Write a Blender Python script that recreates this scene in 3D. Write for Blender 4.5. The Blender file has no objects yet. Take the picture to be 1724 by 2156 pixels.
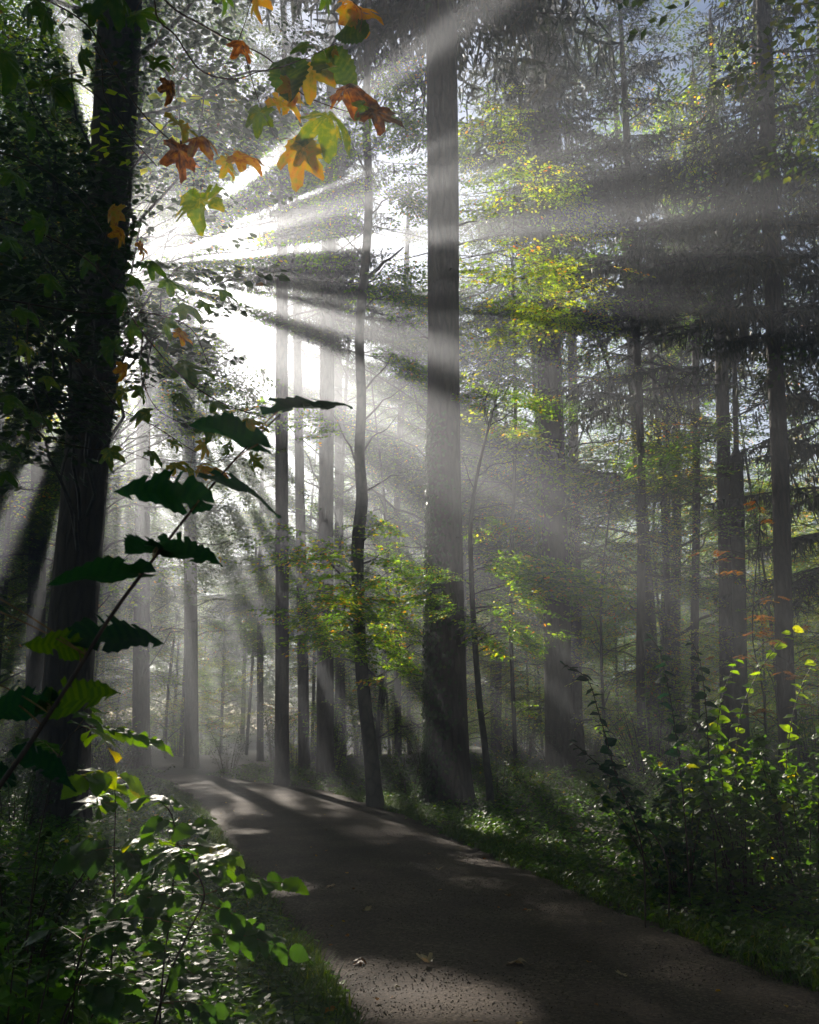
import bpy, math
import numpy as np
C = bpy.context.scene.collection
sc = bpy.context.scene
R = math.radians

# ------------------------------------------------------------------ camera
F = 2000.0; CX = 862.0; CY = 1078.0          # the photograph measured as 1724 x 2156
PITCH = R(13.0); CAMH = 1.6
cam_d = bpy.data.cameras.new('camera'); cam = bpy.data.objects.new('camera', cam_d); C.objects.link(cam)
cam.location = (0, 0, CAMH); cam.rotation_euler = (R(90) + PITCH, 0, 0)
cam_d.sensor_fit = 'VERTICAL'; cam_d.sensor_height = 36.0; cam_d.lens = 36.0 * F / 2156.0
cam_d.clip_end = 2000; cam_d.clip_start = 0.05
cam_d.dof.use_dof = True; cam_d.dof.focus_distance = 14.0; cam_d.dof.aperture_fstop = 11.0
sc.camera = cam

def ray(px, py):
    a = (px - CX) / F; b = (CY - py) / F
    c, s = math.cos(PITCH), math.sin(PITCH)
    return np.array([a, c - b * s, s + b * c])
def P(px, py, Y):                              # the world point seen at a measured position, Y metres ahead
    d = ray(px, py)
    return np.array([0, 0, CAMH]) + d * (Y / d[1])
def G(px, py, z=0.0):
    d = ray(px, py); t = (z - CAMH) / d[2]
    return np.array([0, 0, CAMH]) + d * t

# ------------------------------------------------------------------ light
SUN = ray(262, 560); SUN = SUN / np.linalg.norm(SUN)
sun_el = math.asin(SUN[2]); sun_az = math.atan2(SUN[0], SUN[1])
UU = np.array([math.cos(sun_az), -math.sin(sun_az), 0.0]); VV = np.cross(UU, SUN)
w = bpy.data.worlds.new('World'); sc.world = w; w.use_nodes = True
nt = w.node_tree; nt.nodes.clear()
sky = nt.nodes.new('ShaderNodeTexSky'); sky.sky_type = 'NISHITA'; sky.sun_disc = False
sky.sun_elevation = sun_el; sky.sun_rotation = sun_az; sky.air_density = 1.0; sky.dust_density = 0.6; sky.ozone_density = 3.5
bg = nt.nodes.new('ShaderNodeBackground'); bg.inputs['Strength'].default_value = 0.038
wo = nt.nodes.new('ShaderNodeOutputWorld')
nt.links.new(sky.outputs[0], bg.inputs[0]); nt.links.new(bg.outputs[0], wo.inputs[0])
ld = bpy.data.lights.new('sun', 'SUN'); ld.energy = 5.0; ld.angle = R(0.5); ld.color = (1.0, 0.91, 0.78)
lo = bpy.data.objects.new('sun', ld); C.objects.link(lo)
from mathutils import Vector
lo.rotation_euler = Vector(SUN.tolist()).to_track_quat('Z', 'Y').to_euler(); lo.location = (0, 0, 60)
sc.view_settings.view_transform = 'Standard'; sc.view_settings.look = 'None'
sc.view_settings.exposure = 1.4; sc.view_settings.gamma = 1.0
HAZE_DENSITY = 0.0060
cy = sc.cycles
cy.max_bounces = 5; cy.diffuse_bounces = 2; cy.glossy_bounces = 2; cy.transmission_bounces = 3
cy.volume_bounces = 0; cy.transparent_max_bounces = 4
cy.caustics_reflective = False; cy.caustics_refractive = False
cy.sample_clamp_indirect = 4.0; cy.sample_clamp_direct = 0.0
cy.use_denoising = True; cy.denoiser = 'OPENIMAGEDENOISE'; cy.denoising_input_passes = 'RGB_ALBEDO_NORMAL'
try: cy.denoising_prefilter = 'ACCURATE'
except Exception: pass
cy.use_adaptive_sampling = False

# gaps in the canopy: shafts of sun pass through these points (point, radius); foliage further up the sun ray stays clear
GAPS = []
def gap(px, py, Y, ru, rv=None):
    p = P(px, py, Y); GAPS.append((p @ UU, p @ VV, p @ SUN, ru, rv or ru))
def gapG(px, py, ru, rv=None):
    p = G(px, py); GAPS.append((p @ UU, p @ VV, p @ SUN, ru, rv or ru))

# ------------------------------------------------------------------ mesh helpers
class MB:
    def __init__(s): s.v = []; s.q = []; s.t = []; s.n = 0; s.qt = []; s.tt = []; s.qm = []; s.tm = []
    def add(s, v, q=None, t=None, tint=0.5, mat=0):
        v = np.asarray(v, float).reshape(-1, 3)
        s.v.append(v)
        if q is not None and len(q):
            q = np.asarray(q, np.int64).reshape(-1, 4); s.q.append(q + s.n)
            s.qt.append(np.broadcast_to(np.asarray(tint, float), (len(q),)).copy() if np.ndim(tint) == 0 else np.asarray(tint[:len(q)], float))
            s.qm.append(np.broadcast_to(np.asarray(mat), (len(q),)).copy())
        if t is not None and len(t):
            t = np.asarray(t, np.int64).reshape(-1, 3); s.t.append(t + s.n)
            s.tt.append(np.full(len(t), float(tint) if np.ndim(tint) == 0 else 0.5)); s.tm.append(np.broadcast_to(np.asarray(mat), (len(t),)).copy())
        s.n += len(v)
    def mesh(s, name, mats, smooth=False):
        me = bpy.data.meshes.new(name)
        v = np.concatenate(s.v).astype(np.float32)
        q = np.concatenate(s.q) if s.q else np.zeros((0, 4), np.int64)
        t = np.concatenate(s.t) if s.t else np.zeros((0, 3), np.int64)
        tint = np.concatenate([np.concatenate(s.qt) if s.qt else np.zeros(0), np.concatenate(s.tt) if s.tt else np.zeros(0)]).astype(np.float32)
        mi = np.concatenate([np.concatenate(s.qm) if s.qm else np.zeros(0, int), np.concatenate(s.tm) if s.tm else np.zeros(0, int)]).astype(np.int32)
        me.vertices.add(len(v)); me.vertices.foreach_set('co', v.ravel())
        nl = q.size + t.size
        me.loops.add(nl); me.loops.foreach_set('vertex_index', np.concatenate([q.ravel(), t.ravel()]).astype(np.int32))
        nf = len(q) + len(t)
        me.polygons.add(nf)
        st = np.concatenate([np.arange(len(q)) * 4, q.size + np.arange(len(t)) * 3]).astype(np.int32)
        me.polygons.foreach_set('loop_start', st)
        try: me.polygons.foreach_set('loop_total', np.concatenate([np.full(len(q), 4), np.full(len(t), 3)]).astype(np.int32))
        except Exception: pass
        me.polygons.foreach_set('material_index', mi)
        me.polygons.foreach_set('use_smooth', np.full(nf, smooth))
        at = me.attributes.new('tint', 'FLOAT', 'FACE'); at.data.foreach_set('value', tint)
        for m in (mats if isinstance(mats, (list, tuple)) else [mats]): me.materials.append(m)
        me.update(calc_edges=True); me.validate()
        return me
def obj(name, me, parent=None):
    o = bpy.data.objects.new(name, me); C.objects.link(o)
    if parent is not None: o.parent = parent
    return o
def prune_leaves(mb):
    off = np.concatenate(mb.v)
    for i in range(len(mb.q)):
        q = mb.q[i]
        if not len(q): continue
        c = off[q[:, 0]] * .5 + off[q[:, 2]] * .5; small = np.linalg.norm(off[q[:, 0]] - off[q[:, 2]], axis=1) < .33; keep = ~(blocked_gap(c) & ((mb.qm[i] == 0) | small))
        mb.q[i] = q[keep]; mb.qt[i] = mb.qt[i][keep]; mb.qm[i] = mb.qm[i][keep]
PRUNE = True
def build(name, mb, mats, parent=None, smooth=False, origin=None):
    if name == 'crown' and PRUNE: prune_leaves(mb)
    org = np.array(origin if origin is not None else (parent.location if parent is not None else (0, 0, 0)), float)
    mb.v = [np.concatenate(mb.v) - org]
    o = obj(name, mb.mesh(name, mats, smooth), parent)
    if parent is None: o.location = org
    return o
def tag(o, label=None, cat=None, group=None, kind=None):
    if label: o['label'] = label
    if cat: o['category'] = cat
    if group: o['group'] = group
    if kind: o['kind'] = kind
    return o
def thing(name, loc, label, cat, group=None):
    o = bpy.data.objects.new(name, None); C.objects.link(o); o.location = [float(c) for c in loc]; o.empty_display_size = 0.2
    return tag(o, label, cat, group)

def norm(a): return a / np.maximum(np.linalg.norm(a, axis=-1, keepdims=True), 1e-9)
def smooth_path(pts, n):
    pts = np.asarray(pts, float); m = len(pts)
    if m < 3: 
        s = np.linspace(0, 1, n)[:, None]; return pts[0] * (1 - s) + pts[-1] * s
    d = np.r_[0, np.cumsum(np.linalg.norm(np.diff(pts[:, :3], axis=0), axis=1))]; t = np.linspace(0, d[-1], n)
    tang = np.gradient(pts, d, axis=0)
    i = np.clip(np.searchsorted(d, t, side='right') - 1, 0, m - 2); h = (d[i + 1] - d[i])[:, None]; x = ((t - d[i]) / (d[i + 1] - d[i]))[:, None]
    return ((2*x**3-3*x**2+1)*pts[i] + (x**3-2*x**2+x)*h*tang[i] + (-2*x**3+3*x**2)*pts[i+1] + (x**3-x**2)*h*tang[i+1])
def tube(mb, pts, rad, sides=6, mat=0, tint=0.5, noise=0.0, rng=None, cap=True):
    pts = np.asarray(pts, float); n = len(pts); rad = np.broadcast_to(np.asarray(rad, float), (n,))
    t = norm(np.gradient(pts, axis=0)); m = np.abs(t.mean(0)); ref = np.eye(3)[int(np.argmin(m))]
    a = norm(np.cross(t, ref)); b = np.cross(t, a)
    th = np.arange(sides) * 2 * math.pi / sides
    r = rad[:, None] * np.ones(sides)
    if noise and rng is not None:
        fl = np.zeros((n, sides))
        for k in (2, 3, 5, 8):
            ph = rng.uniform(0, 6.28) + np.cumsum(rng.normal(0, 0.06, n))
            fl += np.cos(k * th[None] + ph[:, None]) / k ** 0.7 * rng.uniform(.5, 1)
        fl += rng.normal(0, 0.25, (n, sides)); r = r * (1 + noise * fl)
    v = pts[:, None] + (a[:, None] * np.cos(th)[None, :, None] + b[:, None] * np.sin(th)[None, :, None]) * r[..., None]
    i = np.arange(n - 1)[:, None] * sides; j = np.arange(sides)[None]; j2 = (j + 1) % sides
    q = np.stack([i + j, i + j2, i + sides + j2, i + sides + j], -1).reshape(-1, 4)
    vv = v.reshape(-1, 3)
    if cap:
        vv = np.concatenate([vv, pts[:1], pts[-1:]]); k = n * sides
        t1 = np.stack([np.full(sides, k), (np.arange(sides) + 1) % sides, np.arange(sides)], -1)
        t2 = np.stack([np.full(sides, k + 1), (n - 1) * sides + np.arange(sides), (n - 1) * sides + (np.arange(sides) + 1) % sides], -1)
        mb.add(vv, q, np.concatenate([t1, t2]), tint, mat)
    else: mb.add(vv, q, None, tint, mat)

def frames(d, nrm):                                 # columns: side, dir, normal
    d = norm(d); s = norm(np.cross(d, nrm)); n = np.cross(s, d)
    return np.stack([s, d, n], -1)
def rotz(a):
    c, s = np.cos(a), np.sin(a); z = np.zeros_like(c); o = np.ones_like(c)
    return np.stack([np.stack([c, -s, z], -1), np.stack([s, c, z], -1), np.stack([z, z, o], -1)], -2)
def rotx(a):
    c, s = np.cos(a), np.sin(a); z = np.zeros_like(c); o = np.ones_like(c)
    return np.stack([np.stack([o, z, z], -1), np.stack([z, c, -s], -1), np.stack([z, s, c], -1)], -2)
def roty(a):
    c, s = np.cos(a), np.sin(a); z = np.zeros_like(c); o = np.ones_like(c)
    return np.stack([np.stack([c, z, s], -1), np.stack([z, o, z], -1), np.stack([-s, z, c], -1)], -2)
def place(mb, tv, tq, M, pos, scale=1.0, tint=None, mat=0):   # many copies of one small shape into one mesh
    n = len(pos); sc_ = np.broadcast_to(np.asarray(scale, float), (n,))
    v = np.einsum('nij,kj->nki', M, tv) * sc_[:, None, None] + pos[:, None]
    q = (tq[None] + (np.arange(n) * len(tv))[:, None, None]).reshape(-1, 4)
    if tint is None: tint = np.full(n, .5)
    tint = np.asarray(tint)
    tt = np.repeat(tint, len(tq)) if tint.ndim == 1 else tint.reshape(-1)
    mm = np.tile(mat, n) if np.ndim(mat) else np.full(len(q), mat)
    s = mb
    s.v.append(v.reshape(-1, 3)); s.q.append(q + s.n); s.qt.append(tt); s.qm.append(mm); s.n += n * len(tv)

# leaf shapes (length 1 along y)
LEAF1 = (np.array([[0, 0, 0], [.3, .45, .03], [0, 1, -.04], [-.3, .45, .03]], float), np.array([[0, 1, 2, 3]]))
LEAF2 = (np.array([[0, 0, 0], [.24, .22, .05], [.27, .62, .03], [0, 1, -.1], [-.27, .62, .03], [-.24, .22, .05]], float), np.array([[0, 1, 2, 3], [0, 3, 4, 5]]))
def ovate(ns=9, width=.42, teeth=0.06, curl=0.2, fold=0.15, seed=0, cord=0.05):   # a toothed leaf with a folded midrib, for near plants
    rng = np.random.default_rng(seed); ys = np.linspace(0, 1, ns * 2 + 1); v = []; q = []
    for i, y in enumerate(ys):
        wd = width * (math.sin(math.pi * min(1, y ** .72)) ** .8) if 0 < y < 1 else 0
        wd *= 1 + (teeth if i % 2 else -teeth) * 1.6 + rng.normal(0, teeth * .3)
        y0 = y; z = -curl * y * y + .015 * math.sin(9 * y + seed)
        ye = y0 - cord * (1 - y) * 2
        wv = .02 * math.sin(14 * y + seed)
        v += [[-wd, ye - .03, z + fold * wd * 1.0 + wv], [-wd * .5, (ye + y0) / 2, z + fold * wd * .8], [0, y0, z], [wd * .5, (ye + y0) / 2, z + fold * wd * .8 - wv], [wd, ye - .03, z + fold * wd - wv]]
    for i in range(len(ys) - 1):
        for k in range(4): q.append([i*5+k, i*5+k+1, i*5+5+k+1, i*5+5+k])
    return np.array(v), np.array(q)
def maple(seed=0, curl=.25, crumple=.05, holes=0.0):
    rng = np.random.default_rng(seed); n = 60; th = np.linspace(-math.pi, math.pi, n, endpoint=False)
    lobes = [(0, .64, .50), (R(52), .58, .46), (R(-52), .58, .46), (R(104), .42, .40), (R(-104), .42, .40)]
    r = np.full(n, .27)
    for c, ln, wd in lobes:
        ln *= rng.uniform(.9, 1.08); d = np.abs(th - c)
        r = np.maximum(r, .27 + (ln - .27) * np.clip(1 - d / wd, 0, 1) ** .85)
    r += np.where(np.arange(n) % 3 == 1, .035, -.014) * (r > .30)
    r *= np.where(np.abs(th) > R(160), .55, 1)
    rings = [0.0, .3, .62, 1.0]; v = [[0, 0, 0]]
    for k in rings[1:]:
        for i in range(n):
            x = math.sin(th[i]) * r[i] * k; y = math.cos(th[i]) * r[i] * k
            rr = math.hypot(x, y); z = -curl * rr * rr * 1.6 + crumple * (math.sin(9 * x + seed * 1.7) + math.cos(11 * y + seed)) + .10 * abs(math.sin(3.4 * th[i])) * rr
            v.append([x, y, z])
    q = []
    for i in range(0, n, 2): q.append([0, 1 + i, 1 + (i + 1) % n, 1 + (i + 2) % n])
    for k in range(2):
        for i in range(n):
            if rng.random() < holes: continue
            q.append([1+k*n+i, 1+(k+1)*n+i, 1+(k+1)*n+(i+1) % n, 1+k*n+(i+1) % n])
    v = np.array(v); v[:, 1] += .14
    return v, np.array(q)

# ------------------------------------------------------------------ materials
def mat(name): m = bpy.data.materials.new(name); m.use_nodes = True; m.node_tree.nodes.clear(); return m, m.node_tree.nodes, m.node_tree.links
def ramp(N, stops):
    r = N.new('ShaderNodeValToRGB'); e = r.color_ramp.elements
    while len(e) < len(stops): e.new(0.5)
    for k, (p, c) in enumerate(stops): e[k].position = p; e[k].color = (*c, 1)
    return r
def leaf_mat(name, stops, trans=0.5, rough=0.42, mottled=0.0, boost=1.6, veins=False, spec=0.5):
    m, N, L = mat(name)
    at = N.new('ShaderNodeAttribute'); at.attribute_name = 'tint'
    r = ramp(N, stops)
    geo = N.new('ShaderNodeTexCoord'); nz = N.new('ShaderNodeTexNoise'); nz.inputs['Scale'].default_value = 38 if mottled else 14; nz.inputs['Detail'].default_value = 4
    L.new(geo.outputs['Object'], nz.inputs['Vector'])
    ma = N.new('ShaderNodeMath'); ma.operation = 'MULTIPLY_ADD'; ma.inputs[1].default_value = mottled if mottled else .16; ma.inputs[2].default_value = -(mottled if mottled else .16) * .5
    L.new(nz.outputs['Fac'], ma.inputs[0])
    ad = N.new('ShaderNodeMath'); ad.operation = 'ADD'; ad.use_clamp = True
    L.new(at.outputs['Fac'], ad.inputs[0]); L.new(ma.outputs[0], ad.inputs[1]); L.new(ad.outputs[0], r.inputs[0])
    p = N.new('ShaderNodeBsdfPrincipled'); p.inputs['Roughness'].default_value = rough
    p.inputs['Specular IOR Level'].default_value = spec
    L.new(r.outputs[0], p.inputs['Base Color'])
    bp = N.new('ShaderNodeBump'); bp.inputs['Strength'].default_value = .35; bp.inputs['Distance'].default_value = .004
    nz2 = N.new('ShaderNodeTexNoise'); nz2.inputs['Scale'].default_value = 90; L.new(geo.outputs['Object'], nz2.inputs['Vector'])
    L.new(nz2.outputs['Fac'], bp.inputs['Height']); L.new(bp.outputs[0], p.inputs['Normal'])
    tr = N.new('ShaderNodeBsdfTranslucent')
    hs = N.new('ShaderNodeHueSaturation'); hs.inputs['Hue'].default_value = .485; hs.inputs['Saturation'].default_value = 1.3; hs.inputs['Value'].default_value = boost
    L.new(r.outputs[0], hs.inputs['Color']); L.new(hs.outputs[0], tr.inputs[0])
    mx = N.new('ShaderNodeMixShader'); mx.inputs[0].default_value = trans
    L.new(p.outputs[0], mx.inputs[1]); L.new(tr.outputs[0], mx.inputs[2])
    o = N.new('ShaderNodeOutputMaterial'); L.new(mx.outputs[0], o.inputs[0])
    return m
GREEN = [(0, (.022, .058, .008)), (.45, (.050, .115, .012)), (.8, (.12, .19, .014)), (.95, (.24, .24, .02)), (1, (.30, .16, .012))]
M_leaf = leaf_mat('beech_leaf', GREEN, .64, boost=4.6)
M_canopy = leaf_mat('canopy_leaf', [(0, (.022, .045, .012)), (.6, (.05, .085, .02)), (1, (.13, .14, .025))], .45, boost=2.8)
M_yellow = leaf_mat('yellowing_leaf', [(0, (.05, .11, .010)), (.4, (.12, .19, .012)), (.85, (.26, .26, .012)), (1, (.36, .14, .01))], .64, boost=4.2)
M_dry = leaf_mat('dry_leaf', [(0, (.10, .05, .025)), (.5, (.26, .18, .10)), (1, (.42, .36, .24))], .3, mottled=.3, boost=1.2)
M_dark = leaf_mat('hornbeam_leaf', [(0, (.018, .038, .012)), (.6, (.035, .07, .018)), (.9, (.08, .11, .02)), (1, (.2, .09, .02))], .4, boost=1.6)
M_maple = leaf_mat('maple_leaf', [(0, (.035, .085, .018)), (.3, (.09, .14, .02)), (.5, (.30, .26, .02)), (.68, (.42, .22, .015)), (.84, (.24, .10, .02)), (1, (.07, .035, .016))], .55, mottled=.75, boost=1.5)
M_hazel = leaf_mat('hazel_leaf', [(0, (.010, .030, .020)), (.5, (.022, .055, .022)), (1, (.10, .16, .025))], .45, rough=.6, boost=2.6, spec=.2)
M_herb = leaf_mat('herb_leaf', [(0, (.025, .055, .018)), (.5, (.05, .10, .025)), (.85, (.10, .17, .03)), (1, (.3, .24, .04))], .52, rough=.45, boost=3.0, spec=.4)
M_needle = leaf_mat('spruce_needles', [(0, (.014, .022, .010)), (.7, (.035, .042, .014)), (1, (.09, .08, .025))], .25, rough=.6, boost=1.6)
M_rowan = leaf_mat('rowan_leaf', [(0, (.14, .11, .02)), (.5, (.28, .15, .02)), (1, (.30, .10, .02))], .5, boost=1.8)
M_grass = leaf_mat('grass_blade', [(0, (.03, .06, .015)), (.6, (.07, .12, .02)), (1, (.2, .2, .05))], .45, boost=1.8)
def bark_mat(name, c1, c2, sx=12, sz=2.6, rough=.9, bump=.05):
    m, N, L = mat(name)
    tc = N.new('ShaderNodeTexCoord'); mp = N.new('ShaderNodeMapping'); mp.inputs['Scale'].default_value = (sx, sx, sz)
    L.new(tc.outputs['Object'], mp.inputs[0])
    vo = N.new('ShaderNodeTexVoronoi'); vo.inputs['Scale'].default_value = 1; vo.feature = 'DISTANCE_TO_EDGE'
    nz = N.new('ShaderNodeTexNoise'); nz.inputs['Scale'].default_value = 1.5; nz.inputs['Detail'].default_value = 6
    L.new(mp.outputs[0], nz.inputs['Vector'])
    mxv = N.new('ShaderNodeMix'); mxv.data_type = 'VECTOR'; mxv.inputs[0].default_value = .35
    L.new(mp.outputs[0], mxv.inputs[4]); L.new(nz.outputs['Color'], mxv.inputs[5]); L.new(mxv.outputs[1], vo.inputs['Vector'])
    r = ramp(N, [(0, c1), (.5, c2), (1, tuple(x * 1.25 for x in c2))])
    big = N.new('ShaderNodeTexNoise'); big.inputs['Scale'].default_value = .9; big.inputs['Detail'].default_value = 3; L.new(tc.outputs['Object'], big.inputs['Vector'])
    a = N.new('ShaderNodeMath'); a.operation = 'MULTIPLY'; L.new(vo.outputs['Distance'], a.inputs[0]); a.inputs[1].default_value = 1.6
    b = N.new('ShaderNodeMath'); b.operation = 'MULTIPLY_ADD'; L.new(big.outputs['Fac'], b.inputs[0]); b.inputs[1].default_value = .8; L.new(a.outputs[0], b.inputs[2])
    c = N.new('ShaderNodeMath'); c.operation = 'MULTIPLY_ADD'; L.new(nz.outputs['Fac'], c.inputs[0]); c.inputs[1].default_value = .4; L.new(b.outputs[0], c.inputs[2])
    d = N.new('ShaderNodeMath'); d.operation = 'SUBTRACT'; L.new(c.outputs[0], d.inputs[0]); d.inputs[1].default_value = .35
    L.new(d.outputs[0], r.inputs[0])
    p = N.new('ShaderNodeBsdfPrincipled'); p.inputs['Roughness'].default_value = rough; p.inputs['Specular IOR Level'].default_value = .25
    L.new(r.outputs[0], p.inputs['Base Color'])
    bm = N.new('ShaderNodeBump'); bm.inputs['Strength'].default_value = .9; bm.inputs['Distance'].default_value = bump
    L.new(c.outputs[0], bm.inputs['Height']); L.new(bm.outputs[0], p.inputs['Normal'])
    o = N.new('ShaderNodeOutputMaterial'); L.new(p.outputs[0], o.inputs[0]); return m
M_bark = bark_mat('spruce_bark', (.020, .015, .012), (.062, .048, .038))
M_bark2 = bark_mat('beech_bark', (.028, .025, .021), (.08, .072, .06), 9, 5, .8, .008)
M_stem = bark_mat('shrub_stem', (.022, .012, .009), (.06, .034, .022), 60, 20, .6, .001)
M_petiole = bark_mat('green_stem', (.10, .05, .02), (.22, .12, .04), 60, 20, .5, .0005)

# ------------------------------------------------------------------ sprays of foliage
def beech_spray(seed, L=1.4, leaf=.075, shape=LEAF1, side=.55, step=.11, lstep=.055, tumble=.32):
    rng = np.random.default_rng(seed); mb = MB(); lp = []; ld_ = []
    n = 8; t = np.linspace(0, 1, n); ph = rng.uniform(0, 6.3)
    ax = np.stack([t * L, .06 * np.sin(3 * t + ph) * L, -.10 * L * t * t], -1)
    tube(mb, ax, np.linspace(.009, .003, n), 3, 1, cap=False)
    s = .1; k = 0
    while s < 1:
        p = np.array([np.interp(s, t, ax[:, i]) for i in range(3)]); sg = 1 if k % 2 else -1
        ang = sg * rng.uniform(.7, 1.05); ln = side * L * (1 - s) ** .6 * rng.uniform(.55, 1.1) + .12
        m = 4; tt = np.linspace(0, 1, m)
        tw = p + np.stack([np.cos(ang) * ln * tt + .1 * ln * tt**2, np.sin(ang) * ln * tt, rng.normal(0, .06) * ln * tt - .12 * ln * tt * tt], -1)
        tube(mb, tw, np.linspace(.0035, .0015, m), 3, 1, cap=False)
        u = .12; kk = 0
        while u < 1.0:
            lp.append(p + (tw[-1] - p) * u); a2 = ang + (1 if kk % 2 else -1) * rng.uniform(.5, .95)
            ld_.append([math.cos(a2), math.sin(a2), rng.normal(-.12, .2)]); u += lstep / ln * rng.uniform(.8, 1.3); kk += 1
        lp.append(tw[-1]); ld_.append([math.cos(ang), math.sin(ang), -.15])
        s += step / L * rng.uniform(.7, 1.3); k += 1
    lp = np.array(lp); ld_ = np.array(ld_); nl = len(lp)
    nrm = norm(np.stack([rng.normal(0, tumble, nl), rng.normal(0, tumble, nl), np.ones(nl)], -1))
    place(mb, shape[0], shape[1], frames(ld_, nrm), lp, leaf * rng.uniform(.65, 1.2, nl), rng.beta(2, 3, nl))
    v = np.concatenate(mb.v); return v, np.concatenate(mb.q), np.concatenate(mb.qt), np.concatenate(mb.qm)
def spruce_bough(seed, L=2.4):
    rng = np.random.default_rng(seed); mb = MB()
    n = 10; t = np.linspace(0, 1, n)
    ax = np.stack([t * L, .05 * L * np.sin(2.5 * t + rng.uniform(0, 6)), L * (.02 * t - .30 * t * t + .16 * t ** 3)], -1)
    tube(mb, ax, np.linspace(.03, .006, n), 4, 1, cap=False)
    pos = []; dr = []; ln_ = []; wd = []
    s = .12; k = 0
    while s < 1:
        p = np.array([np.interp(s, t, ax[:, i]) for i in range(3)]); sg = 1 if k % 2 else -1
        ang = sg * rng.uniform(.75, 1.2); ln = .34 * L * (1 - s * .8) * rng.uniform(.5, 1.1)
        tw_d = np.array([math.cos(ang), math.sin(ang), -.35 + rng.normal(0, .1)]) * ln
        m = max(3, int(ln / .05))
        for i in range(m):
            q = p + tw_d * (i + 1) / m
            pos.append(q); dr.append(norm(np.array([rng.normal(0, .35), rng.normal(0, .35), -1.0]))); ln_.append(rng.uniform(.06, .26) * (1 if rng.random() < .75 else 2.0)); wd.append(rng.uniform(.010, .022))
            pos.append(q); dr.append(norm(tw_d + rng.normal(0, .3 * ln, 3))); ln_.append(rng.uniform(.08, .16)); wd.append(rng.uniform(.02, .035))
        s += .095 / L * rng.uniform(.8, 1.3); k += 1
    pos = np.array(pos); dr = np.array(dr); nn = len(pos); ln_ = np.array(ln_); wd = np.array(wd)
    nrm = norm(rng.normal(0, 1, (nn, 3)))
    Fm = frames(dr, nrm)
    tv = np.array([[-1, 0, 0], [1, 0, 0], [.35, 1, 0], [-.35, 1, 0]], float)
    v = tv[None] * np.stack([wd, ln_, wd], -1)[:, None]
    v = np.einsum('nij,nkj->nki', Fm, v) + pos[:, None]
    q = (np.array([[0, 1, 2, 3]])[None] + (np.arange(nn) * 4)[:, None, None]).reshape(-1, 4)
    mb.v.append(v.reshape(-1, 3)); mb.q.append(q + mb.n); mb.n += nn * 4; mb.qt.append(rng.beta(2, 3, nn)); mb.qm.append(np.zeros(nn, int))
    return np.concatenate(mb.v), np.concatenate(mb.q), np.concatenate(mb.qt), np.concatenate(mb.qm)
SP_FINE = [beech_spray(s, 1.3, .075, LEAF2) for s in range(5)]
LEAF3 = (np.array([[0, 0, 0], [.42, .18, .04], [.20, .42, .02], [.34, .66, .0], [0, 1, -.12], [-.34, .66, .0], [-.20, .42, .02], [-.42, .18, .04]], float), np.array([[0, 1, 2, 6], [0, 2, 6, 7], [6, 2, 3, 4], [6, 3, 4, 5]]))
LEAF3 = (LEAF3[0], np.array([[0, 1, 2, 6], [0, 6, 7, 0], [6, 2, 3, 4], [6, 4, 5, 6]])[[0, 2]])
LEAF3 = (LEAF3[0], np.array([[0, 1, 2, 3], [0, 3, 4, 5], [0, 5, 6, 7]]))
SP_NEAR = [beech_spray(60 + s, 1.3, .125, LEAF2, .55, .15, .085, .6) for s in range(6)]
SP_LOBED = [beech_spray(40 + s, 1.1, .15, LEAF3, .5, .22, .13) for s in range(5)]
SP_MID = [beech_spray(10 + s, 1.5, .085, LEAF1, .6, .12, .065) for s in range(5)]
SP_BIG = [beech_spray(20 + s, 1.7, .15, LEAF1, .6, .17, .11) for s in range(4)]
SP_BOUGH = [spruce_bough(30 + s) for s in range(5)]

def blocked_gap(p):
    p = np.atleast_2d(p); u = p @ UU; v = p @ VV; s = p @ SUN; bad = np.zeros(len(p), bool)
    for gu, gv, gs, ru, rv in GAPS: bad |= (((u - gu) / ru) ** 2 + ((v - gv) / rv) ** 2 < 1) & (s > gs + .8)
    return bad
def put_sprays(mb, kinds, pos, yaw, pitch, roll, scale, rng, tshift=0.0, prune=True):
    pos = np.asarray(pos, float); yaw = np.asarray(yaw, float); pitch = np.asarray(pitch, float); roll = np.asarray(roll, float); scale = np.broadcast_to(np.asarray(scale, float), (len(pos),))
    if False:
        Lm = kinds[0][0][:, 0].max() * .5
        c = pos + np.stack([np.cos(yaw), np.sin(yaw), 0 * yaw], -1) * (Lm * scale)[:, None]
        keep = ~blocked_gap(c)
        pos, yaw, pitch, roll, scale = pos[keep], yaw[keep], pitch[keep], roll[keep], scale[keep]
    if not len(pos): return
    which = rng.integers(0, len(kinds), len(pos)); M = rotz(yaw) @ roty(-pitch) @ rotx(roll)
    for k, (tv, tq, tt, tm) in enumerate(kinds):
        i = np.where(which == k)[0]
        if not len(i): continue
        ti = np.clip(tt[None] + rng.normal(tshift, .14, len(i))[:, None], 0, 1)
        place(mb, tv, tq, M[i], pos[i], scale[i], ti, tm)

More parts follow.
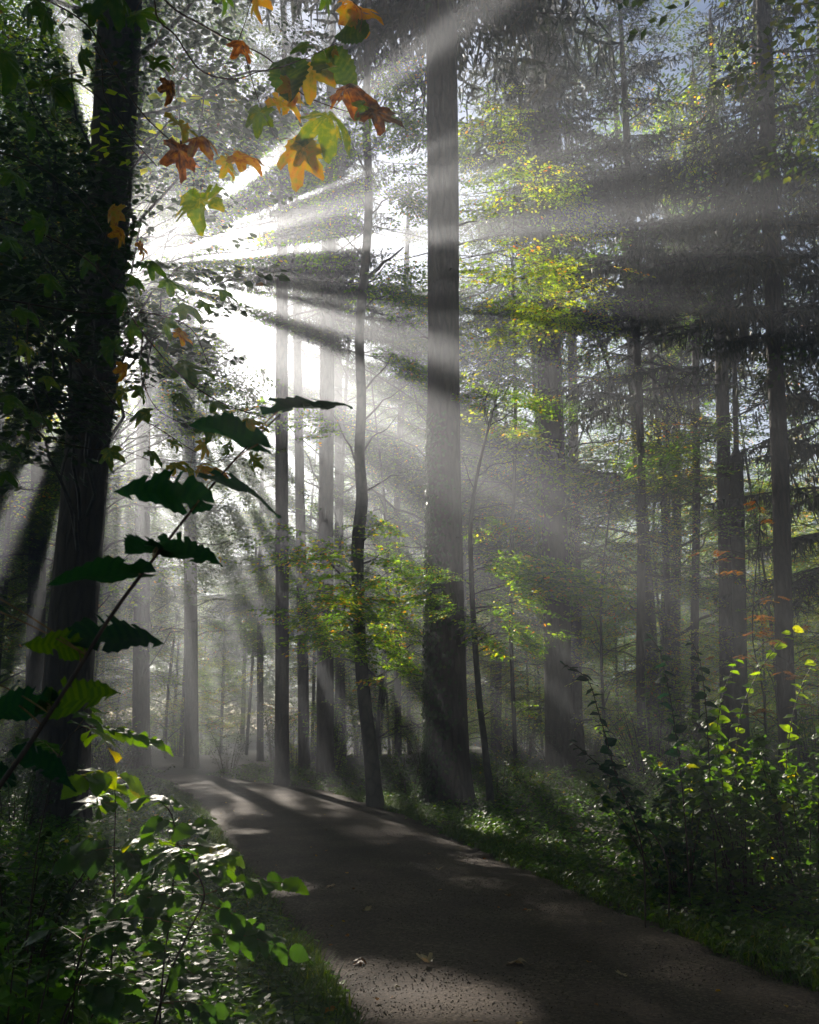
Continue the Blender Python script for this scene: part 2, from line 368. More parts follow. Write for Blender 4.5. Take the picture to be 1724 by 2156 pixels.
def limb(mb, a, b, r0, r1=.008, sag=.08, rng=None, n=8, sides=5, m=1):
    a = np.asarray(a, float); b = np.asarray(b, float); L = np.linalg.norm(b - a); t = np.linspace(0, 1, n)[:, None]
    w_ = (rng.normal(0, .03, 3) * L) if rng is not None else 0
    pts = a * (1 - t) + b * t + np.array([0, 0, 1.0]) * (sag * L * np.sin(math.pi * t ** .8)) + w_ * np.sin(math.pi * 2 * t)
    if rng is not None: pts[1:-1] += rng.normal(0, .012 * L, (n - 2, 3))
    tube(mb, pts, np.linspace(r0, r1, n) , sides, m, cap=False)
    return pts
def sprays_along(mb, pts, kinds, rng, count, scale=1.0, start=.35, spread=.5, tshift=0, prune=True, droop=0.0, flat=.25):
    n = len(pts); s = start + (1 - start) * rng.random(count) ** .8; x = s * (n - 1)
    i = np.clip(x.astype(int), 0, n - 2); f = (x - i)[:, None]; p = pts[i] * (1 - f) + pts[i + 1] * f
    d = pts[-1] - pts[0]; y0 = math.atan2(d[1], d[0])
    yaw = y0 + rng.choice([-1, 1], count) * rng.uniform(.15, 1.25, count)
    p = p + rng.normal(0, spread, (count, 3)) * np.array([1, 1, .45])
    put_sprays(mb, kinds, p, yaw, rng.normal(-.08 - droop, flat, count), rng.normal(0, flat, count), scale * rng.uniform(.6, 1.15, count), rng, tshift, prune)

TREES = []
def trunk_path(pts3, top, n=40):
    pts = [np.array(p, float) for p in pts3]
    d = pts[-1] - pts[-2]; d = d / d[2]
    if top > pts[-1][2] + 1:
        k = (top - pts[-1][2]); pts.append(pts[-1] + np.array([d[0] * k * .8, d[1] * k * .8, k]))
    return smooth_path(pts, n)
def make_trunk(root, pts_px, Y, widths_px, top, mat_, sides=20, seed=0, flare=1.35, noise=.035, n=70, name='trunk'):
    rng = np.random.default_rng(seed)
    # measured points run from the ground up; the first is taken down to the ground
    p3 = [P(a, b, Y) for a, b in pts_px]; r = [wd / 2 / F * np.linalg.norm(p - [0, 0, CAMH]) for p, wd in zip(p3, widths_px)]
    r = [x * math.cos(0.1) for x in r]
    b0 = p3[0].copy(); b0[2] = -.15
    if p3[0][2] > .3: p3 = [b0] + p3; r = [r[0] * 1.05] + r
    else: p3[0] = b0
    path = trunk_path(p3, top, n)
    z = [p[2] for p in p3] + [top]; rr = r + [r[-1] * (.25 if top > 18 else .4)]
    rad = np.interp(path[:, 2], z, rr)
    h = np.clip(path[:, 2] + .15, 0, None); rad = rad * (1 + (flare - 1) * np.exp(-h / .35))
    mb = MB(); tube(mb, path, rad, sides, 0, noise=noise, rng=rng)
    build(name, mb, mat_, root, smooth=True)
    return path, rad
def at_z(path, z): return np.array([np.interp(z, path[:, 2], path[:, i]) for i in range(3)])
def rad_z(path, rad, z): return float(np.interp(z, path[:, 2], rad))
def broad_crown(mb, path, rad, h0, h1, nl, length, per, kinds, rng, scale=1.0, tshift=0, avoid=None):
    for k in range(nl):
        z = h0 + (h1 - h0) * (k + rng.random()) / nl; az = k * 2.39996 + rng.normal(0, .3)
        L = length * (.55 + .6 * math.sin(math.pi * min(1, .15 + .8 * (z - h0) / (h1 - h0)))) * rng.uniform(.7, 1.15)
        a = at_z(path, z); up = rng.uniform(.1, .45)
        b = a + np.array([math.cos(az) * L, math.sin(az) * L, up * L])
        pts = limb(mb, a, b, min(.06, rad_z(path, rad, z) * .5) , .01, .06, rng, 8, 4)
        sprays_along(mb, pts, kinds, rng, int(per * L / length), scale, .25, .55, tshift)
def spruce_crown(mb, path, rad, h0, h1, rng, length=3.2, step=.75, per=5, scale=1.0, dead=0, prune=True):
    z = h0; k = 0; P_, Y_, Pi, S_ = [], [], [], []
    while z < h1:
        f = (z - h0) / (h1 - h0); L = length * (1 - f) ** .7 * (0.75 + .25 * min(1, f * 6)) + .4
        for j in range(per):
            az = j * 6.283 / per + k * 1.1 + rng.normal(0, .25)
            P_.append(at_z(path, z + rng.normal(0, .2))); Y_.append(az); Pi.append(rng.normal(-.12 + .25 * f, .1)); S_.append(L / 2.4 * rng.uniform(.75, 1.15))
        z += step * rng.uniform(.7, 1.3); k += 1
    put_sprays(mb, SP_BOUGH, P_, Y_, Pi, rng.normal(0, .12, len(P_)), np.array(S_) * scale, rng, 0, prune)
# ------------------------------------------------------------------ canopy gaps (where the photograph shows shafts of sun)
def beam(px, py, Y, rl, rw):
    p = P(px, py, Y); GAPS2.append(p_uv(p, rl, rw))
def beamG(px, py, rl, rw): GAPS2.append(p_uv(G(px, py), rl, rw))
GAPS2 = []
UV0 = (0.0, CAMH * VV[2])
def p_uv(p, rl, rw):
    u, v, s = p @ UU, p @ VV, p @ SUN; a = math.atan2(v - UV0[1], u - UV0[0]); return (u, v, s, math.cos(a), math.sin(a), rl, rw)
SECT = [(0, 180, 0, .5), (-18, 38, 0, 1.0), (14, 2.0, .5, 12), (24, 2.6, .8, 5.5), (29, .9, 3, 9), (43, 2.3, 1.2, 6.5), (4.5, .9, .6, 5), (-1, 1.0, .6, 5.5), (-7, 3.0, 1.5, 7.5), (-22.5, 8.0, 1.6, 8.8), (-13, .9, 8, 12), (-21, 1.1, 8, 14), (-24, 1.5, 9, 14), (-48, 2, 1, 3.0), (-57, 2, 1, 3.6),
        (-109, 3.0, 3, 10), (-116, 1.0, 3, 9), (-123, 2.5, 3, 9), (-131, 1.2, 2, 8), (107, 3, .8, 7)]
_r = np.random.default_rng(55); _a = -32.0
SECT += [(-35, 1.0, 8.4, 18), (-38.6, 1.3, 8.5, 19), (-44, 1.7, 8.8, 19), (-48, .5, 9, 15), (-52, 1.3, 9.3, 19), (-56, .7, 9.6, 15), (-59.5, 1.1, 9.6, 15), (-64, 1.4, 11, 15), (-69, 1.1, 11, 15), (-73.5, 1.2, 10, 14)]
_a = -77.0
while _a > -100: _w = _r.uniform(.7, 2.0); SECT.append((_a, _w, _r.uniform(5.5, 7), _r.uniform(11, 13.5))); _a -= _w * 2 + _r.uniform(.6, 2.0)
_grng = np.random.default_rng(56)
def blocked_gap(p):
    p = np.atleast_2d(p); u = p @ UU; v = p @ VV; s = p @ SUN; bad = np.zeros(len(p), bool)
    for gu, gv, gs, c_, s_, rl, rw in GAPS2:
        a = (u - gu) * c_ + (v - gv) * s_; b = -(u - gu) * s_ + (v - gv) * c_
        bad |= ((a / rl) ** 2 + (b / rw) ** 2 < 1) & (s > gs + .8)
    ph = np.degrees(np.arctan2(v - UV0[1], u - UV0[0])); r_ = np.hypot(v - UV0[1], u - UV0[0]); ph = ph + _grng.normal(0, .45, len(p)); r_ = r_ * (1 + _grng.normal(0, .05, len(p)))
    for c, hw, r0, r1 in SECT: bad |= (np.abs(ph - c) < hw) & (r_ > r0) & (r_ < r1) & (s > 15)
    return bad
GAPS.append(1)
for a_ in [(1070, 1330, 19.5, 1.9, 1.0), (760, 1320, 21, 1.2, .8), (860, 1200, 21, 1.4, .8), (1100, 1050, 21, 1.2, .6), (1130, 570, 25, 2.8, 1.3), (1100, 400, 25, 1.8, .9), (1060, 860, 24, 1.8, .8), (1100, 720, 24, 1.2, .6), (1000, 1150, 20, .8, .5), (1450, 560, 30, 3.6, 2.2), (1400, 250, 30, 3.0, 1.5), (1350, 900, 32, 3.5, 2.0), (1620, 800, 26, 2.5, 1.5), (640, 340, 3.2, .35, .22), (420, 440, 3.2, .2, .15), (1600, 1320, 13, 1.6, .8), (1600, 1480, 9.5, 1.4, .7), (1670, 1440, 9.3, 1.3, .6), (1500, 1620, 9.8, 1.5, .55), (1640, 1560, 9.5, 1.6, .6), (420, 470, 16, .7, .6), (560, 800, 19, .9, .6), (430, 1830, 3.9, .8, .45), (400, 1760, 4.7, .8, .4), (240, 1660, 5.2, .5, .3), (390, 2000, 4.2, .5, .6), (330, 420, 19, .8, .7), (600, 480, 19, 1.2, .5)]: beam(*a_)
for a_ in [(1100, 1655, 1.2, .7), (390, 1990, 1.6, .75), (480, 2090, .6, .3), (850, 2100, .3, .62), (640, 2060, .4, .2), (590, 1870, .22, .25), (520, 1755, .2, .3), (330, 1850, .8, .2)]: beamG(*a_)
beam(1120, 1630, 25, 1.5, 1.3)

# ------------------------------------------------------------------ the ground and the path
PL = [(1000, 2700), (740, 2156), (650, 2010), (560, 1895), (485, 1800), (450, 1740), (410, 1690), (365, 1650), (310, 1632)]
PR = [(2900, 2700), (1900, 2156), (1560, 2020), (1400, 1955), (1150, 1850), (960, 1765), (850, 1715), (700, 1668), (430, 1632)]
pl = np.array([G(*p)[:2] for p in PL]); pr = np.array([G(*p)[:2] for p in PR])
def at_y(poly, y): return np.interp(y, poly[:, 1], poly[:, 0])
grng = np.random.default_rng(7); _k = grng.normal(0, 1, (10, 2)); _ph = grng.uniform(0, 6.3, 10)
def wav(x, y, f): return sum(np.sin((x * _k[i, 0] + y * _k[i, 1]) * f + _ph[i]) for i in range(10)) / 10
def pathdist(x, y):
    a = at_y(pl, y); b = at_y(pr, y); return np.maximum(np.maximum(a - x, x - b), -0.5 * 0 - 1.0 + 0 * x) 
def ground_z(x, y):
    x = np.asarray(x, float); y = np.asarray(y, float); d = np.clip(pathdist(x, y), 0, None); k = 1 - np.exp(-d / 2.5)
    return k * (.16 * wav(x, y, .35) + .05 * wav(x, y, 1.7) + .02 * wav(x, y, 5)) + .10 * (1 - np.exp(-d / .6)) - .03 + k * .25 * np.clip(d - 3, 0, 8) / 8
def sheet(xs, ys, zf):
    X, Y = np.meshgrid(xs, ys); Z = zf(X, Y); v = np.stack([X, Y, Z], -1).reshape(-1, 3); a, b = X.shape
    i = (np.arange(a - 1)[:, None] * b + np.arange(b - 1)[None]).ravel()
    return v, np.stack([i, i + 1, i + b + 1, i + b], -1)
m, N, L = mat('forest_floor'); tc = N.new('ShaderNodeTexCoord'); n1 = N.new('ShaderNodeTexNoise'); n1.inputs['Scale'].default_value = 2.2; n1.inputs['Detail'].default_value = 8
L.new(tc.outputs['Object'], n1.inputs['Vector']); r = ramp(N, [(.3, (.018, .013, .008)), (.5, (.035, .028, .016)), (.62, (.03, .042, .014)), (.8, (.06, .04, .02))]); L.new(n1.outputs['Fac'], r.inputs[0])
p = N.new('ShaderNodeBsdfPrincipled'); p.inputs['Roughness'].default_value = .95; L.new(r.outputs[0], p.inputs['Base Color'])
n2 = N.new('ShaderNodeTexNoise'); n2.inputs['Scale'].default_value = 30; n2.inputs['Detail'].default_value = 6; L.new(tc.outputs['Object'], n2.inputs['Vector'])
b = N.new('ShaderNodeBump'); b.inputs['Distance'].default_value = .03; L.new(n2.outputs['Fac'], b.inputs['Height']); L.new(b.outputs[0], p.inputs['Normal'])
o = N.new('ShaderNodeOutputMaterial'); L.new(p.outputs[0], o.inputs[0]); M_floor = m
xs = np.unique(np.r_[np.linspace(-400, -60, 14), np.linspace(-60, -14, 50), np.linspace(-14, 16, 160), np.linspace(16, 60, 50), np.linspace(60, 400, 14)])
ys = np.unique(np.r_[np.linspace(-300, -20, 14), np.linspace(-20, 2, 24), np.linspace(2, 44, 220), np.linspace(44, 130, 60), np.linspace(130, 700, 20)])
mb = MB(); v, q = sheet(xs, ys, ground_z); mb.add(v, q); tag(build('ground', mb, M_floor, smooth=True), kind='structure')

m, N, L = mat('gravel_path'); tc = N.new('ShaderNodeTexCoord')
vo = N.new('ShaderNodeTexVoronoi'); vo.inputs['Scale'].default_value = 55; vo.inputs['Randomness'].default_value = 1; L.new(tc.outputs['Object'], vo.inputs['Vector'])
n1 = N.new('ShaderNodeTexNoise'); n1.inputs['Scale'].default_value = 1.3; n1.inputs['Detail'].default_value = 7; L.new(tc.outputs['Object'], n1.inputs['Vector'])
sp = N.new('ShaderNodeSeparateColor'); L.new(vo.outputs['Color'], sp.inputs[0])
ma = N.new('ShaderNodeMath'); ma.operation = 'MULTIPLY_ADD'; L.new(n1.outputs['Fac'], ma.inputs[0]); ma.inputs[1].default_value = .8; 
mb_ = N.new('ShaderNodeMath'); mb_.operation = 'MULTIPLY'; L.new(sp.outputs[0], mb_.inputs[0]); mb_.inputs[1].default_value = .55; L.new(mb_.outputs[0], ma.inputs[2])
r = ramp(N, [(.25, (.026, .018, .015)), (.6, (.055, .037, .029)), (.85, (.09, .064, .05)), (1, (.15, .115, .09))]); L.new(ma.outputs[0], r.inputs[0])
p = N.new('ShaderNodeBsdfPrincipled'); p.inputs['Roughness'].default_value = .85; p.inputs['Specular IOR Level'].default_value = .2; L.new(r.outputs[0], p.inputs['Base Color'])
n3 = N.new('ShaderNodeTexNoise'); n3.inputs['Scale'].default_value = 160; n3.inputs['Detail'].default_value = 3; L.new(tc.outputs['Object'], n3.inputs['Vector'])
ad = N.new('ShaderNodeMath'); ad.operation = 'MULTIPLY_ADD'; L.new(n3.outputs['Fac'], ad.inputs[0]); ad.inputs[1].default_value = .5; L.new(sp.outputs[1], ad.inputs[2])
b = N.new('ShaderNodeBump'); b.inputs['Distance'].default_value = .006; b.inputs['Strength'].default_value = .9; L.new(ad.outputs[0], b.inputs['Height']); L.new(b.outputs[0], p.inputs['Normal'])
o = N.new('ShaderNodeOutputMaterial'); L.new(p.outputs[0], o.inputs[0]); M_path = m
ty = np.unique(np.r_[np.linspace(3, 14, 160), np.linspace(14, 37, 120)]); V = []
nx = 40
for y in ty:
    a, b_ = at_y(pl, y), at_y(pr, y); a += .09 * math.sin(y * 3.1) + .05 * math.sin(y * 9.7) + grng.normal(0, .03); b_ += .09 * math.sin(y * 2.3 + 1) + .06 * math.sin(y * 8.1) + grng.normal(0, .03)
    x = np.linspace(a, b_, nx); e = np.minimum(x - a, b_ - x); z = .004 + .05 * (1 - np.exp(-e / .8)) - .03 * np.exp(-e / .05) + .006 * np.sin(x * 3 + y)
    V.append(np.stack([x, np.full(nx, y), z], -1))
V = np.concatenate(V); i = (np.arange(len(ty) - 1)[:, None] * nx + np.arange(nx - 1)[None]).ravel()
mb = MB(); mb.add(V, np.stack([i, i + 1, i + nx + 1, i + nx], -1)); tag(build('path', mb, M_path, smooth=True), kind='structure')
def path_z(x, y):
    a, b_ = at_y(pl, y), at_y(pr, y); e = np.clip(np.minimum(x - a, b_ - x), 0, None); return .004 + .05 * (1 - np.exp(-e / .8)) + .006 * np.sin(x * 3 + y)

# loose grit
m, N, L = mat('grit'); at = N.new('ShaderNodeAttribute'); at.attribute_name = 'tint'
r = ramp(N, [(0, (.06, .043, .034)), (.5, (.11, .08, .062)), (1, (.24, .19, .15))]); L.new(at.outputs['Fac'], r.inputs[0])
p = N.new('ShaderNodeBsdfPrincipled'); p.inputs['Roughness'].default_value = .6; p.inputs['Specular IOR Level'].default_value = .3; L.new(r.outputs[0], p.inputs['Base Color'])
o = N.new('ShaderNodeOutputMaterial'); L.new(p.outputs[0], o.inputs[0]); M_grit = m
nst = 42000; gy = 4.6 + 12 * grng.random(nst) ** 1.8; ga, gb = at_y(pl, gy), at_y(pr, gy); gx = ga - .12 + (gb - ga + .24) * grng.random(nst)
rock = (np.array([[-1, -1, -.6], [1, -.8, -.6], [.9, 1, -.6], [-.8, .9, -.6], [-.6, -.5, .6], [.5, -.6, .7], [.6, .5, .5], [-.5, .6, .6]], float) * .5, np.array([[4, 5, 6, 7], [0, 1, 5, 4], [1, 2, 6, 5], [2, 3, 7, 6], [3, 0, 4, 7]]))
mb = MB(); sz = .002 + .006 * grng.random(nst) ** 3
Mr = rotz(grng.uniform(0, 6.3, nst)) @ rotx(grng.normal(0, .5, nst)) @ roty(grng.normal(0, .5, nst))
place(mb, rock[0], rock[1], Mr, np.stack([gx, gy, path_z(gx, gy) + sz * .2], -1), sz * 1.6, grng.beta(1.5, 4, nst))
tag(build('grit', mb, M_grit), 'loose brown and grey grit over the forest path', 'gravel', kind='stuff')

# ------------------------------------------------------------------ trees
def trng(s): return np.random.default_rng(s)
def new_tree(name, px, py, Y, label, cat='tree', group=None):
    b = P(px, py, Y); b[2] = 0; return thing(name, b, label, cat, group)

# near trunk on the left
t = new_tree('near_tree', 135, 1700, 15.5, 'thick dark trunk at left that hides the edge of the sun')
path, rad = make_trunk(t, [(132, 1750), (140, 1500), (172, 1100), (205, 700), (232, 400), (252, 60)], 15.5, [104, 96, 90, 82, 80, 78], 27, M_bark, 36, 1, 1.3, .02, 130)
mb = MB(); rg = trng(2)
broad_crown(mb, path, rad, 12.5, 26, 26, 4.6, 11, SP_BIG, rg, 1.0)
for (a, b, Y, n) in [(150, 130, 13.5, 10), (60, 200, 12, 16), (100, 330, 12, 18), (40, 450, 11.5, 18), (90, 560, 11.5, 20), (30, 640, 11, 18), (110, 680, 11.5, 16), (60, 760, 11.5, 10), (380, 560, 12.5, 14), (420, 640, 12.5, 12), (340, 610, 13, 12), (360, 250, 13.5, 16), (430, 200, 13, 12), (400, 130, 14, 12), (20, 300, 12, 18), (40, 820, 12, 7), (330, 420, 14, 8)]:
    tgt = P(a, b, Y - 2.5); z = min(max(tgt[2] - .8, 3), 20); pts = limb(mb, at_z(path, z), tgt, .035, .008, .06, rg, 8, 5)
    sprays_along(mb, pts, SP_LOBED, rg, int(n * 1.3), .8, .35, .42, -.1, prune=False, flat=.16)
build('crown', mb, [M_dark, M_bark2], t)

# the big ivy-clad trunk in the middle
t = new_tree('ivy_clad_tree', 948, 1712, 20.5, 'tallest broad trunk right of the path with ivy up its left side')
path, rad = make_trunk(t, [(948, 1712), (943, 1600), (939, 1400), (937, 1200), (935, 1000), (934, 700), (933, 400), (930, 100), (929, 0)], 20.5, [98, 88, 82, 76, 70, 64, 62, 57, 56], 30, M_bark, 40, 3, 1.35, .03, 150)
for z_, a_, l_ in [(4.2, -1.9, .22), (5.6, -.9, .16), (7.4, -2.3, .3), (8.8, -.4, .35), (10.3, -2.8, .28), (11.9, -1.2, .2), (13.2, -.2, .5), (14.6, 3.0, .5)]:
    mb = MB(); r0 = rad_z(path, rad, z_) * .85; c0 = at_z(path, z_); d0 = np.array([math.cos(a_), math.sin(a_), .25]); tube(mb, smooth_path([c0 + d0 * r0, c0 + d0 * (r0 + l_ * .6), c0 + d0 * (r0 + l_) + [0, 0, -.05]], 6), [.03, .026, .022, .018, .014, .008], 7, noise=.1, rng=trng(int(z_ * 10))); build('branch_stub', mb, M_bark, t)
mb = MB(); rg = trng(4); n = 5200
zz = 8.6 * rg.random(n) ** 1.1; az = rg.normal(math.pi * 1.03, .75, n); rr = np.interp(zz, path[:, 2], rad) + rg.uniform(-.01, .10, n) * (1 - zz / 12)
c = np.stack([np.interp(zz, path[:, 2], path[:, k]) for k in range(3)], -1) + np.stack([np.cos(az) * rr, np.sin(az) * rr, 0 * az], -1)
out = np.stack([np.cos(az), np.sin(az), rg.normal(0, .4, n)], -1); dn = np.stack([rg.normal(0, .5, n), rg.normal(0, .5, n), -np.ones(n)], -1)
place(mb, LEAF2[0] * np.array([1.5, 1, 1]), LEAF2[1], frames(dn, norm(out)), c, rg.uniform(.05, .10, n), rg.beta(2, 4, n))
for k in range(5):
    zk = np.linspace(0, 8.5 - k, 30); ak = math.pi + rg.normal(0, .5) + .25 * np.sin(zk * 1.3 + k)
    rk = np.interp(zk, path[:, 2], rad) + .015
    tube(mb, np.stack([np.interp(zk, path[:, 2], path[:, 0]) + np.cos(ak) * rk, np.interp(zk, path[:, 2], path[:, 1]) + np.sin(ak) * rk, zk], -1), np.linspace(.022, .006, 30), 5, 1)
build('ivy', mb, [M_dark, M_bark2], t)
mb = MB(); spruce_crown(mb, path, rad, 19.5, 29.5, rg, 4.2, .6, 7, 1.25); build('crown', mb, [M_needle, M_bark], t)

# the curved beech left of it
t = new_tree('curved_beech', 790, 1680, 21.5, 'slender wavy beech trunk with sunlit layered leaves left of the broad trunk')
path, rad = make_trunk(t, [(792, 1680), (782, 1600), (765, 1450), (754, 1250), (754, 1130), (762, 1060), (757, 960), (761, 850), (757, 700), (768, 570), (776, 450), (772, 250), (774, 60)], 21.5, [34, 30, 27, 26, 27, 26, 22, 21, 19, 19, 17, 15, 13], 23, M_bark2, 20, 5, 1.3, .04, 120)
rg = trng(6); mb = MB(); bb = MB()
for (a, b, Y, n) in [(660, 1170, 22, 9), (690, 1250, 22, 9), (830, 1090, 23, 9), (850, 1190, 22.5, 13), (840, 1260, 23, 13), (720, 1330, 22.5, 9), (860, 1150, 24, 10), (800, 1330, 23, 9), (850, 1400, 23.5, 6), (690, 1290, 23, 8), (880, 1220, 25, 10), (870, 600, 24.5, 7), (830, 560, 25, 7), (850, 740, 24, 9), (690, 470, 24, 7), (870, 800, 24, 7), (840, 870, 24, 9), (690, 860, 23, 6), (850, 1000, 24, 6), (700, 370, 24, 9), (860, 380, 24, 9), (720, 260, 23, 9), (850, 250, 24, 10), (820, 130, 24, 9)]:
    tgt = P(a, b, Y - 2.2); z = max(tgt[2] - (.5 if b > 900 else 1.2), 1); bb = MB()
    pts = limb(bb, at_z(path, z), tgt, .028, .006, .05, rg, 8, 5, 0); build('branch', bb, M_bark2, t)
    sprays_along(mb, pts, SP_NEAR, rg, int(n * 3.0), .8, .3, .36, .16 if b > 1000 else .05, prune=False, flat=.16)
bb = MB(); pts = limb(bb, at_z(path, P(770, 590, 21.5)[2]), P(850, 520, 22), .06, .02, .0, rg, 8, 6, 0); build('branch', bb, M_bark2, t)
build('crown', mb, [M_leaf, M_bark2], t)

def column(name, label, base_px, pts, Y, widths, top=29, h0=14, bark=M_bark, seed=0, kind='spruce', extra=(), cl=3.4, group=None, sides=18, per=5, leafm=None, ks=None, tsh=0.0, prune=True, sc_=.8, step=.65):
    t = new_tree(name, pts[0][0], pts[0][1], Y, label, 'tree', group)
    path, rad = make_trunk(t, pts, Y, widths, top, bark, sides, seed, 1.3, .03, 70)
    mb = MB(); rg = trng(seed + 500)
    if kind == 'spruce': spruce_crown(mb, path, rad, h0, top - .5, rg, cl, step, per, 1.1); mats = [M_needle, M_bark]
    else: broad_crown(mb, path, rad, h0, top, 22, cl, 9, SP_BIG, rg, 1.0); mats = [leafm or M_canopy, M_bark2]
    for (a, b, Y2, n) in extra:
        tgt = P(a, b, Y2); z = max(tgt[2] - .8, 1); pts_ = limb(mb, at_z(path, z), tgt, .03, .007, .06, rg, 8, 4)
        sprays_along(mb, pts_, ks or (SP_FINE if Y2 < 26 else SP_MID), rg, n * 2, sc_, .2, .4, tsh, prune=False, flat=.2)
    build('crown', mb, mats, t)
    return t, path, rad
column('spruce_tree', 'straight mid-width trunk standing in the brightest mist beside the white gap', 0, [(594, 1640), (594, 1300), (593, 900), (594, 600)], 30, [29, 28, 26, 24], 29, 17, seed=11, cl=2.6)
column('spruce_tree', 'thin straight trunk just right of the mist-bright one', 0, [(641, 1640), (636, 1300), (629, 900), (625, 650)], 36, [24, 22, 19, 17], 27, 16, seed=12, cl=2.4)
column('spruce_tree', 'stout trunk left of the wavy beech with a paler trunk close behind', 0, [(685, 1640), (685, 1300), (687, 1000), (690, 600), (696, 300)], 32, [36, 33, 30, 29, 28], 30, 15, seed=13, cl=3.2)
column('spruce_tree', 'pale trunk partly hidden behind the stout trunk left of the wavy beech', 0, [(716, 1600), (714, 1200), (713, 900), (708, 600)], 42, [20, 19, 18, 17], 30, 18, seed=14, cl=2.4)
column('spruce_tree', 'pole-thin trunk seen between the wavy beech and the broad trunk', 0, [(838, 1600), (838, 1000), (848, 800), (856, 560)], 40, [15, 14, 13, 11], 27, 17, seed=15, cl=2.2)
YG = [(1040, 240, 24, 8), (1010, 420, 23, 10), (1090, 380, 25, 10), (1060, 520, 24, 12), (1130, 560, 25, 12), (1200, 500, 26, 10), (1110, 640, 24, 12), (1010, 620, 23, 9), (1060, 740, 24, 7), (1200, 620, 26, 9), (1050, 830, 24, 7), (1100, 900, 25, 8), (1130, 980, 25, 7), (1000, 300, 24, 6), (1180, 420, 26, 8), (1220, 660, 27, 8)]
t, path, rad = column('ivy_tree', 'broad trunk standing right of the central one, its edges ragged with ivy', 0, [(1178, 1560), (1172, 1300), (1164, 1000), (1154, 700), (1148, 300), (1140, 0)], 30, [60, 56, 53, 50, 48, 46], 31, 16.5, seed=16, cl=4.4, step=.8, per=6, sides=24)
mb = MB(); rg = trng(18); n = 3800
zz = rg.uniform(5, 16.5, n); az = rg.choice([0.15, math.pi], n) + rg.normal(0, .55, n); rr = np.interp(zz, path[:, 2], rad) + rg.uniform(-.01, .22, n)
c = np.stack([np.interp(zz, path[:, 2], path[:, k]) for k in range(3)], -1) + np.stack([np.cos(az) * rr, np.sin(az) * rr, 0 * az], -1)
out = np.stack([np.cos(az), np.sin(az), rg.normal(0, .4, n)], -1); dn = np.stack([rg.normal(0, .5, n), rg.normal(0, .5, n), -np.ones(n)], -1)
place(mb, LEAF2[0] * np.array([1.5, 1, 1]), LEAF2[1], frames(dn, norm(out)), c, rg.uniform(.06, .13, n), rg.beta(2, 3, n))
build('ivy', mb, M_leaf, t)
t = new_tree('yellowing_beech', 1075, 1600, 26, 'young beech with yellowing leaves spread right of the broad trunk')
path, rad = make_trunk(t, [(1085, 1600), (1075, 1300), (1085, 900), (1080, 500), (1088, 250)], 25.5, [9, 8, 7, 6, 5], 15, M_bark2, 10, 17, 1.2, .05, 60)
mb = MB(); rg = trng(19)
for (a, b, Y, n) in YG:
    tgt = P(a, b, Y); pts = limb(mb, at_z(path, max(1, tgt[2] - 1)), tgt, .02, .005, .06, rg, 8, 4); sprays_along(mb, pts, SP_NEAR, rg, n * 2, .9, .25, .5, .02, prune=False, flat=.2)
build('crown', mb, [M_yellow, M_bark2], t)
column('spruce_tree', 'slim pale trunk just right of the second broad ivy trunk', 0, [(1214, 1500), (1212, 1200), (1207, 900), (1203, 650)], 38, [24, 22, 20, 18], 30, 17, seed=20, cl=3.0, step=1.2)
column('spruce_tree', 'left one of two close slim trunks in front of the bluish sky gaps', 0, [(1402, 1500), (1403, 1100), (1404, 800), (1405, 400)], 40, [18, 17, 15, 14], 29, 16, seed=21, cl=3.2, step=1.1)
column('spruce_tree', 'right one of two close slim trunks in front of the bluish sky gaps', 0, [(1424, 1500), (1424, 1100), (1421, 800), (1418, 400)], 38, [21, 19, 17, 15], 29, 11.5, seed=22, cl=2.8, step=1.3)
column('spruce_tree', 'dark straight trunk touching the left side of the forked tree', 0, [(1534, 1500), (1528, 1200), (1520, 800), (1510, 500), (1505, 300)], 30.5, [30, 28, 26, 24, 22], 28, 15.5, seed=23, cl=3.4, per=4, step=1.3)
# forked tree
t = new_tree('forked_tree', 1562, 1500, 29, 'trunk that forks into two arms at half height, right of the picture')
path, rad = make_trunk(t, [(1562, 1540), (1556, 1250), (1549, 900), (1546, 745)], 29, [28, 26, 26, 25], 10.2, M_bark2, 18, 24, 1.2, .04, 60, name='trunk')
for k, pts in enumerate([[(1546, 760), (1536, 640), (1534, 500), (1530, 380)], [(1546, 760), (1568, 690), (1578, 600), (1583, 400), (1590, 100), (1594, -60)]]):
    mb = MB(); tube(mb, smooth_path([P(a, b, 29) for a, b in pts], 40), np.linspace(.165, .11, 40), 14, 0, noise=.04, rng=trng(25 + k)); build('arm', mb, M_bark2, t, smooth=True)
mb = MB(); rg = trng(27); pth = smooth_path([P(1583, 400, 29), P(1594, -60, 29), P(1596, -420, 29)], 30)
tube(mb, pth, np.linspace(.11, .03, 30), 8, 1); broad_crown(mb, pth, np.full(30, .06), 15, 24, 18, 3.4, 9, SP_BIG, rg)
build('crown', mb, [M_yellow, M_bark2], t)
t, path, rad = column('spruce_tree', 'dark trunk nearest the right edge, leaning slightly left towards its top', 0, [(1664, 1600), (1655, 1450), (1643, 1000), (1632, 760), (1620, 400), (1608, 30)], 24, [36, 34, 33, 31, 28, 26], 27, 12, seed=28, cl=3.8, per=5, step=1.0)

